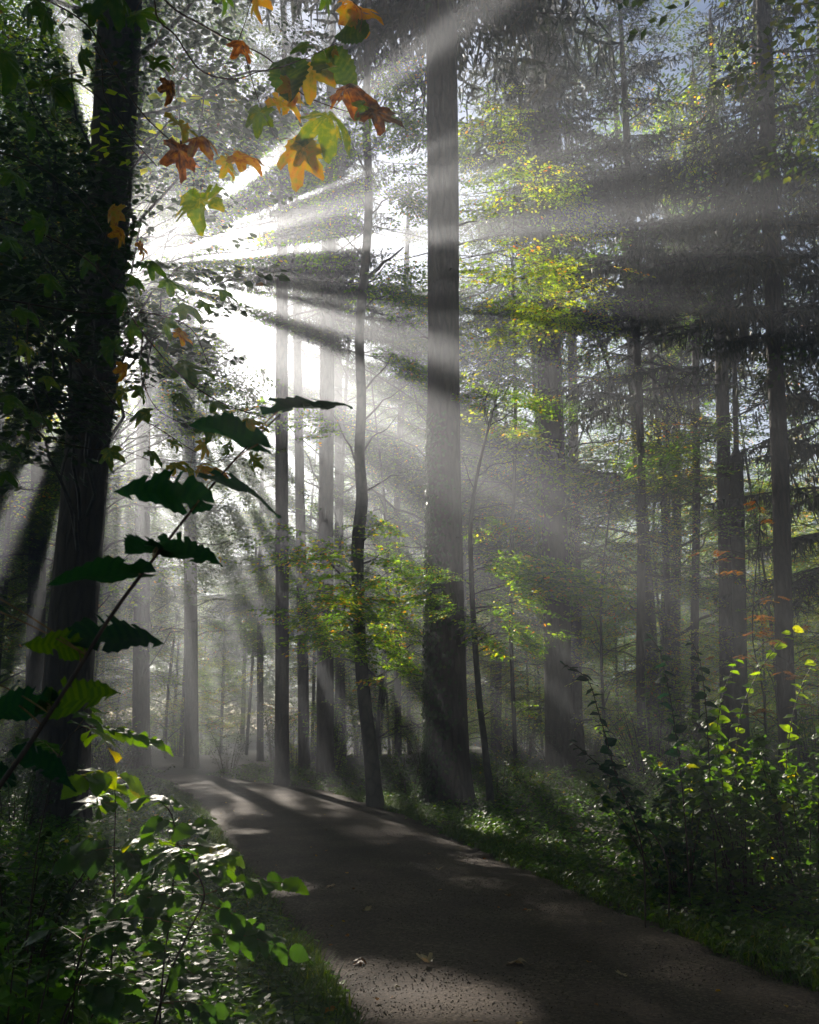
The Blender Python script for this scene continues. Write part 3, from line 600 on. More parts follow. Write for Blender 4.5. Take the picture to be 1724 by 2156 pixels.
# hanging spruce boughs, upper right
t = new_tree('drooping_spruce', 1345, 1560, 29, 'dark spruce with hanging boughs against sky, upper right')
path, rad = make_trunk(t, [(1352, 1560), (1350, 1000), (1335, 600), (1320, 300)], 29, [18, 16, 15, 14], 31, M_bark, 14, 29, 1.2, .04, 60)
mb = MB(); rg = trng(30); spruce_crown(mb, path, rad, 12, 30, rg, 4.2, 1.2, 5, 1.0); build('crown', mb, [M_needle, M_bark], t)
t = new_tree('drooping_spruce', 1500, 1560, 27, 'spruce whose long sagging boughs cross in front of the forked tree')
path, rad = make_trunk(t, [(1468, 1560), (1466, 1000), (1462, 500), (1458, 100)], 33, [16, 15, 14, 13], 27, M_bark, 14, 31, 1.2, .04, 60)
mb = MB(); rg = trng(32); spruce_crown(mb, path, rad, 15, 26, rg, 4.4, 1.8, 4, 1.1)
for (a, b, Y) in [(1290, 470, 29), (1350, 640, 29), (1310, 760, 30), (1400, 560, 30)]:
    p_ = P(a + 120, b - 70, Y); put_sprays(mb, SP_BOUGH, p_[None] + rg.normal(0, .35, (9, 3)), math.pi + rg.normal(0, .5, 9), rg.normal(-.3, .15, 9), rg.normal(0, .2, 9), 1.3, rg, 0, False)
    limb(mb, at_z(path, p_[2] + .5), p_, .04, .02, .05, rg)
build('crown', mb, [M_needle, M_bark], t)
t = new_tree('drooping_spruce', 1720, 1560, 27, 'spruce with hanging needle curtains filling the right edge')
path, rad = make_trunk(t, [(1752, 1560), (1748, 1000), (1740, 500)], 28, [26, 25, 24], 27, M_bark, 14, 33, 1.2, .04, 60)
mb = MB(); rg = trng(34); spruce_crown(mb, path, rad, 6.5, 26, rg, 3.6, 1.2, 5, 1.1); build('crown', mb, [M_needle, M_bark], t)

# the thin sapling beside the big trunk
t = new_tree('sapling', 1036, 1690, 19.5, 'thin young tree leaning close along the right side of the broad trunk')
path, rad = make_trunk(t, [(1037, 1695), (1022, 1580), (1010, 1480), (1000, 1350), (992, 1200), (991, 1100), (1003, 1010), (1018, 940), (1034, 880), (1052, 800), (1063, 745)], 19.5, [16, 14, 13, 12, 11, 9, 7, 6, 6, 5, 3], 8.3, M_bark2, 10, 35, 1.2, .06, 90)
rg = trng(36); bb = MB(); mb = MB()
for (a, b, Y, n, s_) in [(1180, 1215, 19, 16, 1.0), (1270, 1240, 18.8, 8, .7), (1100, 1170, 19, 12, .9), (1060, 1330, 19.5, 14, .8), (1100, 1345, 19.5, 9, .7), (1030, 1310, 19, 8, .8), (1070, 1270, 20, 7, .8), (1060, 1480, 19, 4, .6), (1130, 1060, 20, 7, .7), (1060, 1080, 20, 7, .7), (1100, 960, 20, 6, .7), (970, 960, 19, 6, .6), (1120, 850, 20, 5, .7), (1010, 830, 19.6, 6, .7), (1090, 780, 20, 5, .6), (1050, 730, 19.6, 6, .5), (1180, 1330, 20, 4, .6), (905, 1190, 18.6, 7, .7), (880, 1260, 18.8, 6, .7)]:
    tgt = P(a, b, Y); bb = MB(); pts = limb(bb, at_z(path, min(8, max(1, tgt[2] - (.3 if b > 1000 else .6)))), tgt, .016, .004, .04, rg, 8, 5, 0); build('branch', bb, M_bark2, t)
    sprays_along(mb, pts, SP_NEAR, rg, int(n * 3.2), .85 * s_, .25, .16, .1, prune=False, flat=.15)
build('crown', mb, [M_leaf, M_bark2], t)

# the trunks on the left in the mist
column('spruce_tree', 'grey trunk in mist just right of the near dark trunk', 0, [(298, 1625), (297, 1500), (298, 1300), (302, 900)], 42, [35, 34, 32, 28], 28, 14, seed=40, cl=3.6, kind='broad', extra=[(320, 1240, 28, 6), (420, 1220, 26, 6), (290, 1130, 28, 7), (330, 1320, 28, 4), (440, 1300, 26, 3)], tsh=.1)
column('spruce_tree', 'faint wide trunk in mist between the near dark trunk and the path end', 0, [(403, 1630), (402, 1400), (400, 1000)], 44, [28, 27, 24], 28, 17, seed=41, cl=3.6, kind='broad')
column('spruce_tree', 'faint trunk behind the mist left of the near dark trunk', 0, [(72, 1640), (76, 1300), (86, 900)], 34, [36, 34, 30], 28, 15, seed=42, cl=3.8, kind='broad')
column('spruce_tree', 'small dark trunk far back where the sky glints under the canopy', 0, [(548, 1600), (548, 1300), (549, 1200)], 55, [14, 13, 12], 26, 14, seed=43, cl=3.4, kind='broad')

# broadleaf trees towards the sun: their lit, layered leaves
t = new_tree('beech_tree', 330, 1640, 26, 'beech behind the near dark trunk, pale lit leaves around the sun glare')
path, rad = make_trunk(t, [(150, 1640), (172, 1200), (200, 800), (225, 400)], 24, [14, 13, 12, 11], 22, M_bark2, 12, 44, 1.2, .05, 60)
mb = MB(); rg = trng(45)
for (a, b, Y, n) in [(330, 380, 20, 10), (420, 380, 20, 10), (500, 430, 20, 9), (560, 470, 20, 7), (600, 520, 19, 6), (480, 560, 19, 7), (560, 380, 21, 9), (380, 700, 20, 10), (450, 740, 20, 11), (520, 790, 20, 10), (400, 790, 20, 9), (600, 830, 20, 6), (330, 760, 21, 8), (500, 710, 20, 7), (560, 860, 21, 7), (350, 860, 21, 8), (640, 420, 21, 8), (300, 480, 21, 6), (450, 300, 21, 10), (560, 290, 21, 10), (650, 330, 22, 8), (330, 290, 21, 8), (430, 880, 21, 6), (300, 1000, 21, 5), (350, 1130, 22, 5), (300, 1200, 22, 5)]:
    tgt = P(a, b, Y); pts = limb(mb, at_z(path, max(1, tgt[2] - 1.2)), tgt, .03, .005, .06, rg, 8, 4); sprays_along(mb, pts, SP_NEAR, rg, int(n * 1.9), .8, .3, .35, .12, prune=False, flat=.22)
broad_crown(mb, path, rad, 13, 22, 16, 4.2, 12, SP_BIG, rg)
build('crown', mb, [M_leaf, M_bark2], t)

# tall broadleaf trees towards the sun: added to block it, crowns cut where the shafts break through
rg0 = trng(4242); spots = []
for k in range(52):
    ok_ = False
    for _ in range(400):
        s_ = rg0.uniform(28, 66); u_ = rg0.uniform(-8, 19); xy = np.array([SUN[0], SUN[1]]) / math.cos(sun_el) * s_ + UU[:2] * u_
        pxs = CX + F * xy[0] / xy[1]
        if -.1 < u_ < 1.9 or 5.3 < u_ < 9.4: continue
        if (210 < pxs < 585 or 740 < pxs < 890) and xy[1] < 56: continue
        if all(np.hypot(*(xy - o_)) > 3.6 for o_ in spots) and pathdist(xy[0], xy[1]) > 1.0: ok_ = True; break
    if not ok_: continue
    spots.append(xy); u_ = xy @ UU[:2]
    t = thing('sun_block_tree', (xy[0], xy[1], 0), 'tall leafy tree added in the mist to block the sun', 'tree', 'added sun-blocking canopy trees')
    mb = MB(); path = smooth_path([[xy[0], xy[1], -.2], [xy[0] + rg0.normal(0, .3), xy[1], 12], [xy[0] + rg0.normal(0, .7), xy[1], 27]], 40); rad = np.linspace(rg0.uniform(.09, .16), .03, 40)
    tube(mb, path, rad, 12, noise=.03, rng=rg0); build('trunk', mb, M_bark2, t, smooth=True)
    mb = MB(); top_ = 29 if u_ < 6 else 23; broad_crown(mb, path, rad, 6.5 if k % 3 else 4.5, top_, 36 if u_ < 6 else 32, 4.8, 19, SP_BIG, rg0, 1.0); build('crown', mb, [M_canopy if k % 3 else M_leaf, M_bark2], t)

# ------------------------------------------------------------------ the wood around and behind
lib = {}
def shared_crown(kind, seed):
    k = (kind, seed)
    if k not in lib:
        rg = trng(seed + 900); mb = MB(); path = smooth_path([[0, 0, 0], [rg.normal(0, .3), rg.normal(0, .3), 12], [rg.normal(0, .6), 0, 24]], 30); rad = np.linspace(.22, .04, 30)
        if kind == 'spruce': spruce_crown(mb, path, rad, 8 + 2 * rg.random(), 24, rg, 3.8, .7, 6, 1.2, prune=False); mats = [M_needle, M_bark]
        elif kind == 'low': broad_crown(mb, path, rad, 1.0, 14, 30, 3.6, 14, SP_MID, rg, 1.0, .08); mats = [M_leaf, M_bark2]
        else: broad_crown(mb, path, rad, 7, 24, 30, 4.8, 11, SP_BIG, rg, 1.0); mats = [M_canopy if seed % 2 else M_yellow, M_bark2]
        tb = MB(); tube(tb, path * [1, 1, 1] + [0, 0, -.2], rad, 10, noise=.03, rng=rg)
        lib[k] = (mb.mesh('crown', mats), tb.mesh('trunk', M_bark2 if kind != 'spruce' else M_bark, True))
    return lib[k]
def wood(name, kind, seed, x, y, h, az, label, group):
    cm, tm = shared_crown(kind, seed); t = thing(name, (x, y, float(ground_z(x, y)) - .05), label, 'tree', group)
    for nm, me in (('trunk', tm), ('crown', cm)):
        o = obj(nm, me, t)
    t.rotation_euler = (0, 0, az); t.scale = (h / 24,) * 3
    return t
rg = trng(77); put = []
def free(x, y, d):
    return all((x - a) ** 2 + (y - b) ** 2 > d * d for a, b in put) and pathdist(x, y) > 1.5
n = 0
def clear_of_beams(x, y, h):
    z = np.arange(1, h, 1.5); q_ = np.concatenate([np.stack([x + o_ + 0 * z, y + 0 * z, z], -1) for o_ in (-2, 0, 2)]); return blocked_gap(q_).sum() < 3
while n < 55:
    y = 74 + 42 * rg.random(); x = rg.uniform(-.62, .62) * y
    if not free(x, y, 3.6) or not clear_of_beams(x, y, 24): continue
    put.append((x, y)); kd = 'spruce' if rg.random() < .35 else 'broad'
    wood('distant_tree', kd, int(rg.integers(0, 3)), x, y, rg.uniform(20, 28), rg.uniform(0, 6.3), ('slim spruce fading into the mist far behind the main trunks' if kd == 'spruce' else 'leafy tree fading into the mist far behind the main trunks'), 'distant spruces in mist' if kd == 'spruce' else 'distant leafy trees in mist'); n += 1
n = 0
PRUNE_KEEP = True
while n < 62:
    y = 31 + 36 * rg.random(); x = rg.uniform(-.55, .55) * y
    if not free(x, y, 2.6) or pathdist(x, y) < 2.5 or (215 < CX + F * x / y < 560 and y < 46): continue
    put.append((x, y)); hh_ = rg.uniform(8, 19); t = thing('understory_tree', (x, y, 0), 'low leafy young tree in the misty understory behind the main trunks', 'tree', 'misty understory trees')
    tb = MB(); path = smooth_path([[x, y, -.2], [x + rg.normal(0, .3), y, hh_ * .5], [x + rg.normal(0, .6), y, hh_]], 30); rad = np.linspace(rg.uniform(.05, .10), .02, 30); tube(tb, path, rad, 8, noise=.03, rng=rg); build('trunk', tb, M_bark2, t, smooth=True)
    mb = MB(); broad_crown(mb, path, rad, 1.0, hh_, int(10 + hh_), 3.4, 10, SP_MID, rg, 1.25, .12); build('crown', mb, [M_yellow if rg.random() < .45 else M_leaf, M_bark2], t); n += 1
n = 0
while n < 70:
    y = 58 + 48 * rg.random(); x = rg.uniform(-.55, .55) * y
    if not free(x, y, 2.6): continue
    put.append((x, y)); wood('understory_tree', 'low', int(rg.integers(0, 3)), x, y, rg.uniform(8, 13), rg.uniform(0, 6.3), 'hazy rounded tree at the far end of the wood', 'far hazy trees'); n += 1
for k, (x, y, kd, h) in enumerate([(-9, -6, 'broad', 24), (8, -8, 'broad', 25), (0, -14, 'spruce', 26), (-13, 4, 'broad', 24), (12, 3, 'broad', 26), (14, 12, 'spruce', 27), (-15, 12, 'broad', 25), (4, -3.5, 'broad', 23), (-5, 2, 'broad', 26), (17, 20, 'broad', 26), (9, 9.5, 'broad', 28), (-19, 22, 'broad', 26), (-14, 28, 'broad', 25), (21, 30, 'spruce', 28), (-15, 19, 'broad', 27), (-4, -12, 'broad', 27), (6, -16, 'broad', 27), (11, 6, 'broad', 27), (7, 1, 'broad', 28), (13, 16, 'broad', 27), (-3, -3, 'broad', 28), (19, 12, 'broad', 27), (9, -3, 'broad', 28), (13, -4, 'broad', 27), (-12, -12, 'spruce', 27), (0, -6, 'broad', 27), (3, 2.5, 'broad', 27), (-9, 9, 'broad', 27), (16, -12, 'broad', 26), (-18, -3, 'broad', 26)]):
    wood('sky_block_tree', kd, k % 3, x, y, h, k * 1.3, 'tall tree added beside the viewpoint to block skylight', 'added trees around the viewpoint')  # added around the camera to keep skylight off the trunks and undergrowth
wood('tall_beech', 'broad', 1, 8.6, 34, 31, .4, 'tall leafy tree behind the hanging spruce boughs against the blue gap', None);
mb = MB(); n = 5200; az = rg.uniform(-.75, .75, n); rd = rg.uniform(112, 128, n); h = 20 * rg.random(n) ** 1.5
put_sprays(mb, SP_BIG, np.stack([np.sin(az) * rd, np.cos(az) * rd, h], -1), rg.uniform(0, 6.3, n), rg.normal(0, .4, n), rg.normal(0, .4, n), 3.0, rg, 0, False)
tag(build('distant_woodland', mb, [M_canopy, M_bark2]), 'far mass of woodland foliage at the end of sight', 'woodland', kind='stuff')

# ------------------------------------------------------------------ haze
mb = MB(); x0, x1, y0, y1, z0, z1 = -110, 110, -40, 135, -1.8, 33.0
mb.add([[x0, y0, z0], [x1, y0, z0], [x1, y1, z0], [x0, y1, z0], [x0, y0, z1], [x1, y0, z1], [x1, y1, z1], [x0, y1, z1]], [[0, 3, 2, 1], [4, 5, 6, 7], [0, 1, 5, 4], [1, 2, 6, 5], [2, 3, 7, 6], [3, 0, 4, 7]])
m, N, L = mat('morning_mist'); pv = N.new('ShaderNodeVolumePrincipled'); pv.inputs['Color'].default_value = (.86, .91, 1.0, 1); pv.inputs['Density'].default_value = HAZE_DENSITY; pv.inputs['Anisotropy'].default_value = .68
o = N.new('ShaderNodeOutputMaterial'); L.new(pv.outputs[0], o.inputs['Volume']); m.cycles.homogeneous_volume = True
try: m.cycles.volume_sampling = 'MULTIPLE_IMPORTANCE'
except Exception: pass
hz = build('haze', mb, m); tag(hz, 'thin pale morning mist filling the wood', 'mist', kind='stuff')

# ------------------------------------------------------------------ near plants
rg = trng(301)
def view(p): return norm(np.asarray(p) - np.array([0, 0, CAMH]))
def leaf_frame(a, b, face, flip=1):
    d = norm(b - a); vw = -view(a); na = norm(vw - d * (vw @ d)); nb = np.cross(d, na)
    if nb[2] < 0: nb = -nb
    n = norm(face * na * flip + math.sqrt(max(0, 1 - face * face)) * nb); s = np.cross(d, n)
    return np.stack([s, d, n], -1)
def near_leaf(root, shape, a, b, m_, tint, face=.5, wid=1.0, name='leaf', flip=1, rib=.05, seed=0, holes=0.0):
    a = np.asarray(a, float); b = np.asarray(b, float); v, q = shape; L = np.linalg.norm(b - a); r_ = trng(seed + 5)
    mb = MB(); keep = ~((np.isin(np.arange(len(q)) % 4, (0, 3))) & (r_.random(len(q)) < holes)); q = q[keep]; t = np.clip(tint + rib * np.where((np.arange(len(q)) // 4) % 2, 1, -1) + r_.normal(0, .03, len(q)), 0, 1)
    M = leaf_frame(a, b, face, flip); vv = np.einsum('ij,kj->ki', M, v * [wid, 1, 1]) * L / max(.7, v[:, 1].max()) + a
    mb.add(vv, q, None, t, 0)
    return build(name, mb, m_, root, smooth=True)
OV = [ovate(10, .40, .05, .12 + .05 * s, .2, s, .06) for s in range(4)]
OVR = [ovate(9, .50, .05, .10 + .05 * s, .12, s + 9, .10) for s in range(3)]
OVN = [ovate(8, .21, .06, .3, .25, s + 20, .0) for s in range(3)]
MP = [maple(s, .25 + .15 * (s % 3), .03 + .015 * (s % 2), 0.06 if s % 2 else 0.0) for s in range(6)]

# the tall shoot in the left foreground
YS = 1.62
st_px = [(-30, 1700, 1.5), (60, 1570, 1.52), (150, 1432, 1.55), (235, 1295, 1.58), (330, 1168, 1.6), (440, 1030, 1.62), (535, 925, 1.65), (590, 872, 1.68)]
root = thing('hazel_shoot', P(-30, 1700, 1.5) * [1, 1, 0], 'dark leaning shoot with ragged blue-green leaves, closest plant on the left', 'shoot')
sp_ = smooth_path([P(-60, 2400, 1.45)] + [P(*p) for p in st_px], 60); mb = MB(); tube(mb, sp_, np.linspace(.0062, .0016, 60) , 8, noise=.06, rng=rg); build('stem', mb, M_stem, root, smooth=True)
def sl(bp, tp, face, wid, flip=1, k=0, dY=0.0, tint=.25, sh=OV):
    a = P(bp[0], bp[1], YS + dY * 0 - .03); b = P(tp[0], tp[1], YS + dY); near_leaf(root, sh[k % len(sh)], a, b, M_hazel, tint, face, wid, 'leaf', flip, .08, k, .13)
    i = int(np.argmin(np.linalg.norm(sp_ - a, axis=1))); i = max(0, i - 1); mb = MB(); tube(mb, smooth_path([sp_[i], (sp_[i] + a) / 2 + [0, 0, .004], a + (b - a) * .04], 6), .0014, 5); build('petiole', mb, M_petiole, root, smooth=True)
sl((578, 868), (742, 836), .30, .75, 1, 0, .06)
sl((548, 938), (420, 872), .42, .75, -1, 1, .03)
sl((425, 1056), (256, 1006), .62, .95, -1, 2, -.04)
sl((440, 1010), (606, 1046), .26, .8, 1, 3, .05)
sl((325, 1150), (470, 1176), .42, 1.0, -1, 0, .03); sl((335, 1155), (270, 1146), .3, 1.2, -1, 1, .03)
sl((300, 1208), (104, 1200), .42, .8, -1, 1, -.06, .3)
sl((165, 1345), (350, 1322), .62, .85, 1, 2, .04, .2)
sl((170, 1372), (58, 1334), .6, 1.1, -1, 3, -.05, .75)
sl((95, 1490), (246, 1446), .60, .95, -1, 0, .05, .7)
sl((105, 1480), (-60, 1500), .6, .9, -1, 1, -.06, .2)
sl((40, 1590), (175, 1640), .5, .9, -1, 2, .0, .15); sl((20, 1640), (-60, 1600), .5, .9, -1, 2, .0, .15)
for a, b in [((-10, 1440), (18, 1405)), ((20, 1475), (30, 1425)), ((-20, 1280), (36, 1290)), ((-20, 1250), (20, 1252))]: sl(a, b, .5, .6, 1, 1, .03, .2)

# the overhanging maple bough
root = thing('maple_bough', P(260, -40, 3.2), 'maple bough with yellow and green leaves hanging across the top left', 'bough')
lines = [([(-60, -90), (60, -20), (190, 60), (230, 130), (330, 270), (395, 315), (445, 316)], 3.3, 5.5), ([(300, -120), (325, 0), (332, 40), (370, 75), (395, 115), (425, 150), (470, 165), (505, 165), (540, 152), (590, 142)], 3.1, 5.5),
         ([(320, -60), (350, 3), (380, 28), (425, 52), (470, 78), (510, 95), (560, 120), (590, 145)], 3.3, 7), ([(510, 95), (520, 130), (535, 185), (555, 240), (583, 295)], 3.2, 3), ([(590, 145), (640, 200), (685, 220), (730, 234), (780, 240)], 3.2, 4), ([(150, 30), (130, 50), (120, 70)], 3.3, 3),
         ([(200, 100), (210, 120), (220, 200), (260, 270), (330, 350)], 3.5, 4), ([(500, 90), (515, 50), (527, 10), (560, -60)], 3.2, 3), ([(700, -60), (740, 0), (760, 20)], 3.1, 4), ([(590, 142), (660, 115), (700, 95), (720, 85)], 3.15, 3)]
for pts, Y, wd in lines:
    pp = smooth_path([P(a, b, Y) for a, b in pts], 30); mb = MB(); tube(mb, pp, np.linspace(wd, wd * .5, 30) / 2 / F * Y, 6, noise=.08, rng=rg); build('twig', mb, M_stem, root, smooth=True)
TW = [smooth_path([P(a, b, Y) for a, b in pts], 40) for pts, Y, wd in lines]
def ml(cx, cy_, w_, ang, face, tint, k, kind='m', Y=3.2, rt=None, wid=1.0, tw=None, mt=None):
    # centre, size in measured units, direction of the tip (degrees, 0 right, 90 down)
    w_ = w_ * .88; dx, dy = math.cos(R(ang)) * w_ / 2, math.sin(R(ang)) * w_ / 2
    a = P(cx - dx, cy_ - dy, Y); b = P(cx + dx, cy_ + dy, Y + rg.uniform(-.05, .05)); sh = MP[k % 6] if kind == 'm' else OVR[k % 3]
    near_leaf(rt or root, sh, a, b, mt or M_maple, tint, face, wid, 'leaf', 1, .03 if kind == 'm' else .06, k)
    tws = tw or TW; best = min(((np.linalg.norm(t_ - a, axis=1).min(), i) for i, t_ in enumerate(tws)))[1]; t_ = tws[best]; j = int(np.argmin(np.linalg.norm(t_ - a, axis=1)))
    mb = MB(); mid = (t_[j] + a) / 2 + [0, 0, .01]; tube(mb, smooth_path([t_[j], mid, a + (b - a) * .1], 8), .0011, 5); build('petiole', mb, M_petiole, rt or root, smooth=True)
for args in [(383, 342, 95, 80, .75, .92, 0), (486, 354, 62, 60, .6, .52, 1), (523, 332, 72, 15, .35, .72, 2), (416, 440, 85, 100, .75, .30, 3), (625, 345, 112, 105, .9, .60, 4), (652, 330, 80, 60, .8, .42, 0), (695, 274, 92, 75, .85, .32, 5),
             (543, 257, 70, 100, .85, .2, 0), (607, 172, 82, 95, .9, .10, 1, 'o'), (718, 146, 100, 35, .75, .16, 2, 'o'), (732, 70, 72, 175, .7, .06, 0, 'o'), (766, 22, 105, 10, .5, .66, 1), (760, 45, 60, 70, .6, .6, 2), (537, 10, 62, 100, .5, .62, 2), (608, 222, 82, 30, .5, .58, 3),
             (650, 165, 75, 110, .7, .5, 4), (755, 192, 105, 5, .4, .9, 5), (812, 245, 100, 15, .5, .98, 0), (775, 238, 60, 60, .5, .22, 1), (516, 106, 52, 50, .6, .9, 1), (360, 193, 52, 80, .6, .95, 2), (345, 133, 72, 10, .4, .1, 3), (170, 130, 62, 100, .5, .06, 4), (60, 22, 60, 120, .6, .05, 5), (95, 45, 60, 90, .6, .05, 0),
             (112, 215, 85, 100, .5, .05, 1), (20, 135, 80, 60, .5, .05, 2), (120, 180, 80, 20, .5, .05, 3), (310, 30, 80, 0, .5, .05, 4), (250, 12, 70, 60, .6, .05, 5), (630, 100, 50, 160, .4, .05, 0), (590, 130, 60, 170, .4, .12, 1), (690, 115, 40, 140, .5, .66, 2), (470, 0, 70, 70, .5, .08, 3), (690, 6, 60, 60, .5, .1, 4), (430, 300, 55, 30, .4, .8, 5), (385, 270, 50, 60, .5, .5, 3), (620, 195, 60, 80, .6, .62, 2), (210, 30, 70, 40, .5, .06, 1)]:
    ml(*args)
mb = MB(); tube(mb, smooth_path([P(400, 362, 3.2), P(408, 385, 3.2), P(405, 410, 3.2)], 8), .001, 5); build('twig', mb, M_stem, root)

# second maple bough, lower, in front of the bright mist
root = thing('maple_bough', P(-40, 560, 5.0), 'lower maple bough with dark and yellow leaves crossing the left trunk to the bright mist', 'bough')
lines2 = [([(-160, 420), (60, 480), (200, 560), (300, 700), (380, 790), (470, 850), (560, 880)], 5.0, 5), ([(-150, 600), (60, 640), (200, 660), (320, 660), (400, 690), (440, 770)], 5.2, 5), ([(200, 790), (240, 850), (330, 900), (400, 945), (470, 985)], 5.0, 3), ([(120, 930), (190, 945), (260, 950), (330, 975)], 4.9, 3), ([(300, 700), (300, 800), (330, 860), (400, 900)], 5.0, 3), ([(-100, 300), (80, 350), (180, 430), (240, 520), (330, 560)], 5.2, 4), ([(60, 640), (120, 720), (200, 790)], 5.1, 4), ([(60, 640), (60, 780), (90, 880), (120, 930)], 5.0, 4)]
TW2 = []
for pts, Y, wd in lines2:
    pp = smooth_path([P(a, b, Y) for a, b in pts], 30); TW2.append(pp); mb = MB(); tube(mb, pp, np.linspace(wd, wd * .4, 30) / 2 / F * Y, 6, noise=.08, rng=rg); build('twig', mb, M_stem, root, smooth=True)
for k, args in enumerate([(390, 710, 55, 30, .5, .72), (415, 775, 90, 10, .45, .1), (260, 785, 42, 90, .6, .7), (252, 835, 45, 110, .6, .35), (290, 872, 58, 170, .6, .25), (390, 838, 52, 20, .4, .2), (465, 856, 55, 30, .4, .1), (540, 894, 62, 10, .6, .5), (230, 962, 44, 95, .9, .28), (370, 938, 32, 60, .6, .3), (375, 980, 40, 10, .6, .45), (433, 985, 42, 0, .7, .62), (400, 995, 26, 90, .7, .35), (532, 977, 46, 100, .7, .28), (465, 994, 42, 20, .4, .7), (480, 950, 36, 90, .6, .15), (430, 948, 40, 80, .6, .55), (330, 960, 50, 30, .35, .12), (355, 1000, 30, 0, .5, .6), (300, 830, 40, 60, .5, .2), (440, 905, 50, 70, .6, .15), (230, 740, 60, 100, .7, .05), (275, 700, 55, 110, .7, .08), (330, 560, 60, 20, .45, .06), (290, 600, 50, 60, .5, .07), (370, 600, 60, 20, .4, .06), (400, 650, 55, 15, .4, .1), (300, 530, 45, 70, .4, .8), (350, 690, 50, 100, .5, .1), (260, 640, 55, 80, .5, .07), (480, 620, 60, 25, .3, .05), (440, 640, 50, 10, .35, .06), (310, 770, 40, 45, .4, .06), (60, 260, 70, 60, .5, .03), (40, 380, 70, 50, .5, .03), (90, 480, 70, 80, .6, .04), (30, 520, 70, 50, .5, .03), (120, 600, 70, 40, .5, .03), (60, 660, 60, 20, .5, .04), (150, 730, 60, 30, .4, .05), (60, 740, 55, 60, .5, .3), (110, 800, 50, 20, .4, .25), (180, 560, 60, 120, .6, .05), (40, 850, 60, 30, .4, .05), (90, 880, 60, 20, .3, .05), (30, 950, 60, 30, .35, .03), (60, 910, 50, 10, .3, .03), (20, 1000, 50, 20, .3, .03), (240, 460, 60, 100, .6, .66), (255, 500, 40, 80, .6, .7)]):
    ml(*args, k, 'm', 4.9 + .3 * math.sin(k * 2.3), root, 1.0, TW2)

# saplings with feathered leaves in the left foreground; sunlit leaves tinted paler, shaded darker
def pinnate_mesh(mb, a, b, n, ll, face, seed, tint=.4):
    r_ = trng(seed); sag = np.array([0, 0, -.12 * np.linalg.norm(b - a)]); pp = smooth_path([a, (a + b) / 2 - sag * .6, b], 14)
    tube(mb, pp, np.linspace(.0022, .001, 14), 5, 1)
    d = norm(b - a); up = norm(np.array([0, 0, 1.0]) + r_.normal(0, .25, 3) - view(a) * face); s = norm(np.cross(d, up))
    for k in range(n + 1):
        f = .25 + .75 * k / n; p = np.array([np.interp(f, np.linspace(0, 1, 14), pp[:, i]) for i in range(3)])
        for sg in ((-1, 1) if k < n else (0,)):
            dd = norm(d * (.55 if sg else 1) + s * sg * .95 + np.array([0, 0, -.15 + r_.normal(0, .15)])); nn = norm(up + r_.normal(0, .28, 3)); M = frames(dd[None], nn[None])
            sh = OVN[int(r_.integers(0, 3))]; place(mb, sh[0] * [1.75, 1, 1], sh[1], M, p[None], ll * r_.uniform(.8, 1.15) * (1.1 - .3 * (k == 0)), np.clip(np.array([tint + r_.normal(0, .1)]), 0, 1))
def pinnate_sapling(label, stem, Y, nodes, wd=5, m_=None, name='sapling', cat='sapling', ll=.10):
    base = P(stem[0][0], stem[0][1], Y); root = thing(name, (base[0], base[1], 0), label, cat, 'feather-leaved saplings in the left foreground')
    pts = [P(a, b, Y) for a, b in stem]; g = pts[0].copy(); g[2] = -.05
    if pts[0][2] > .1: pts = [g] + pts
    pp = smooth_path(pts, 40); mb = MB(); tube(mb, pp, np.linspace(wd, wd * .45, 40) / 2 / F * Y, 7, noise=.07, rng=rg); build('stem', mb, M_stem, root, smooth=True)
    for k, (a, b, n, tn) in enumerate(nodes):
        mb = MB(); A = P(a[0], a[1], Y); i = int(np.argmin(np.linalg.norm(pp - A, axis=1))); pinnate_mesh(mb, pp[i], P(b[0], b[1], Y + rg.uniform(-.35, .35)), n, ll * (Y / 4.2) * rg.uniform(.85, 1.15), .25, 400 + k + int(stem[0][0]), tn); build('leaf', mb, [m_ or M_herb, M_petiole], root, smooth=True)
    return root
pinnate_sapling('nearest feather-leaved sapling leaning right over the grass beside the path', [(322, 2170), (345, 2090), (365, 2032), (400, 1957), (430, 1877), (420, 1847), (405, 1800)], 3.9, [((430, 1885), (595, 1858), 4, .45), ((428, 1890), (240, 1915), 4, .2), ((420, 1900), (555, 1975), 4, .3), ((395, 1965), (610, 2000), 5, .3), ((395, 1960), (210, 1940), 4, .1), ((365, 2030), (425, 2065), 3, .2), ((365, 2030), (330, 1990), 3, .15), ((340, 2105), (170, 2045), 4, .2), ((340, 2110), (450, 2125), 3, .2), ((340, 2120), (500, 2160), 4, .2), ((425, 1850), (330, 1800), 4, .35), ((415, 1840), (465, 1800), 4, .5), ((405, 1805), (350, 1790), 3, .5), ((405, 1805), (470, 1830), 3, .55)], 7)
pinnate_sapling('second feather-leaved sapling, its top sunlit, at the left edge of the path', [(348, 2000), (360, 1917), (366, 1837), (373, 1782), (367, 1737), (357, 1707), (330, 1682)], 4.7, [((373, 1785), (485, 1800), 4, .8), ((373, 1780), (280, 1775), 3, .85), ((367, 1740), (415, 1745), 3, .6), ((366, 1735), (330, 1730), 2, .4), ((357, 1707), (370, 1690), 2, .5), ((350, 1700), (300, 1680), 3, .5), ((368, 1820), (440, 1830), 4, .3), ((367, 1830), (300, 1850), 4, .2), ((362, 1870), (450, 1890), 4, .3), ((362, 1880), (270, 1900), 4, .1)], 5)
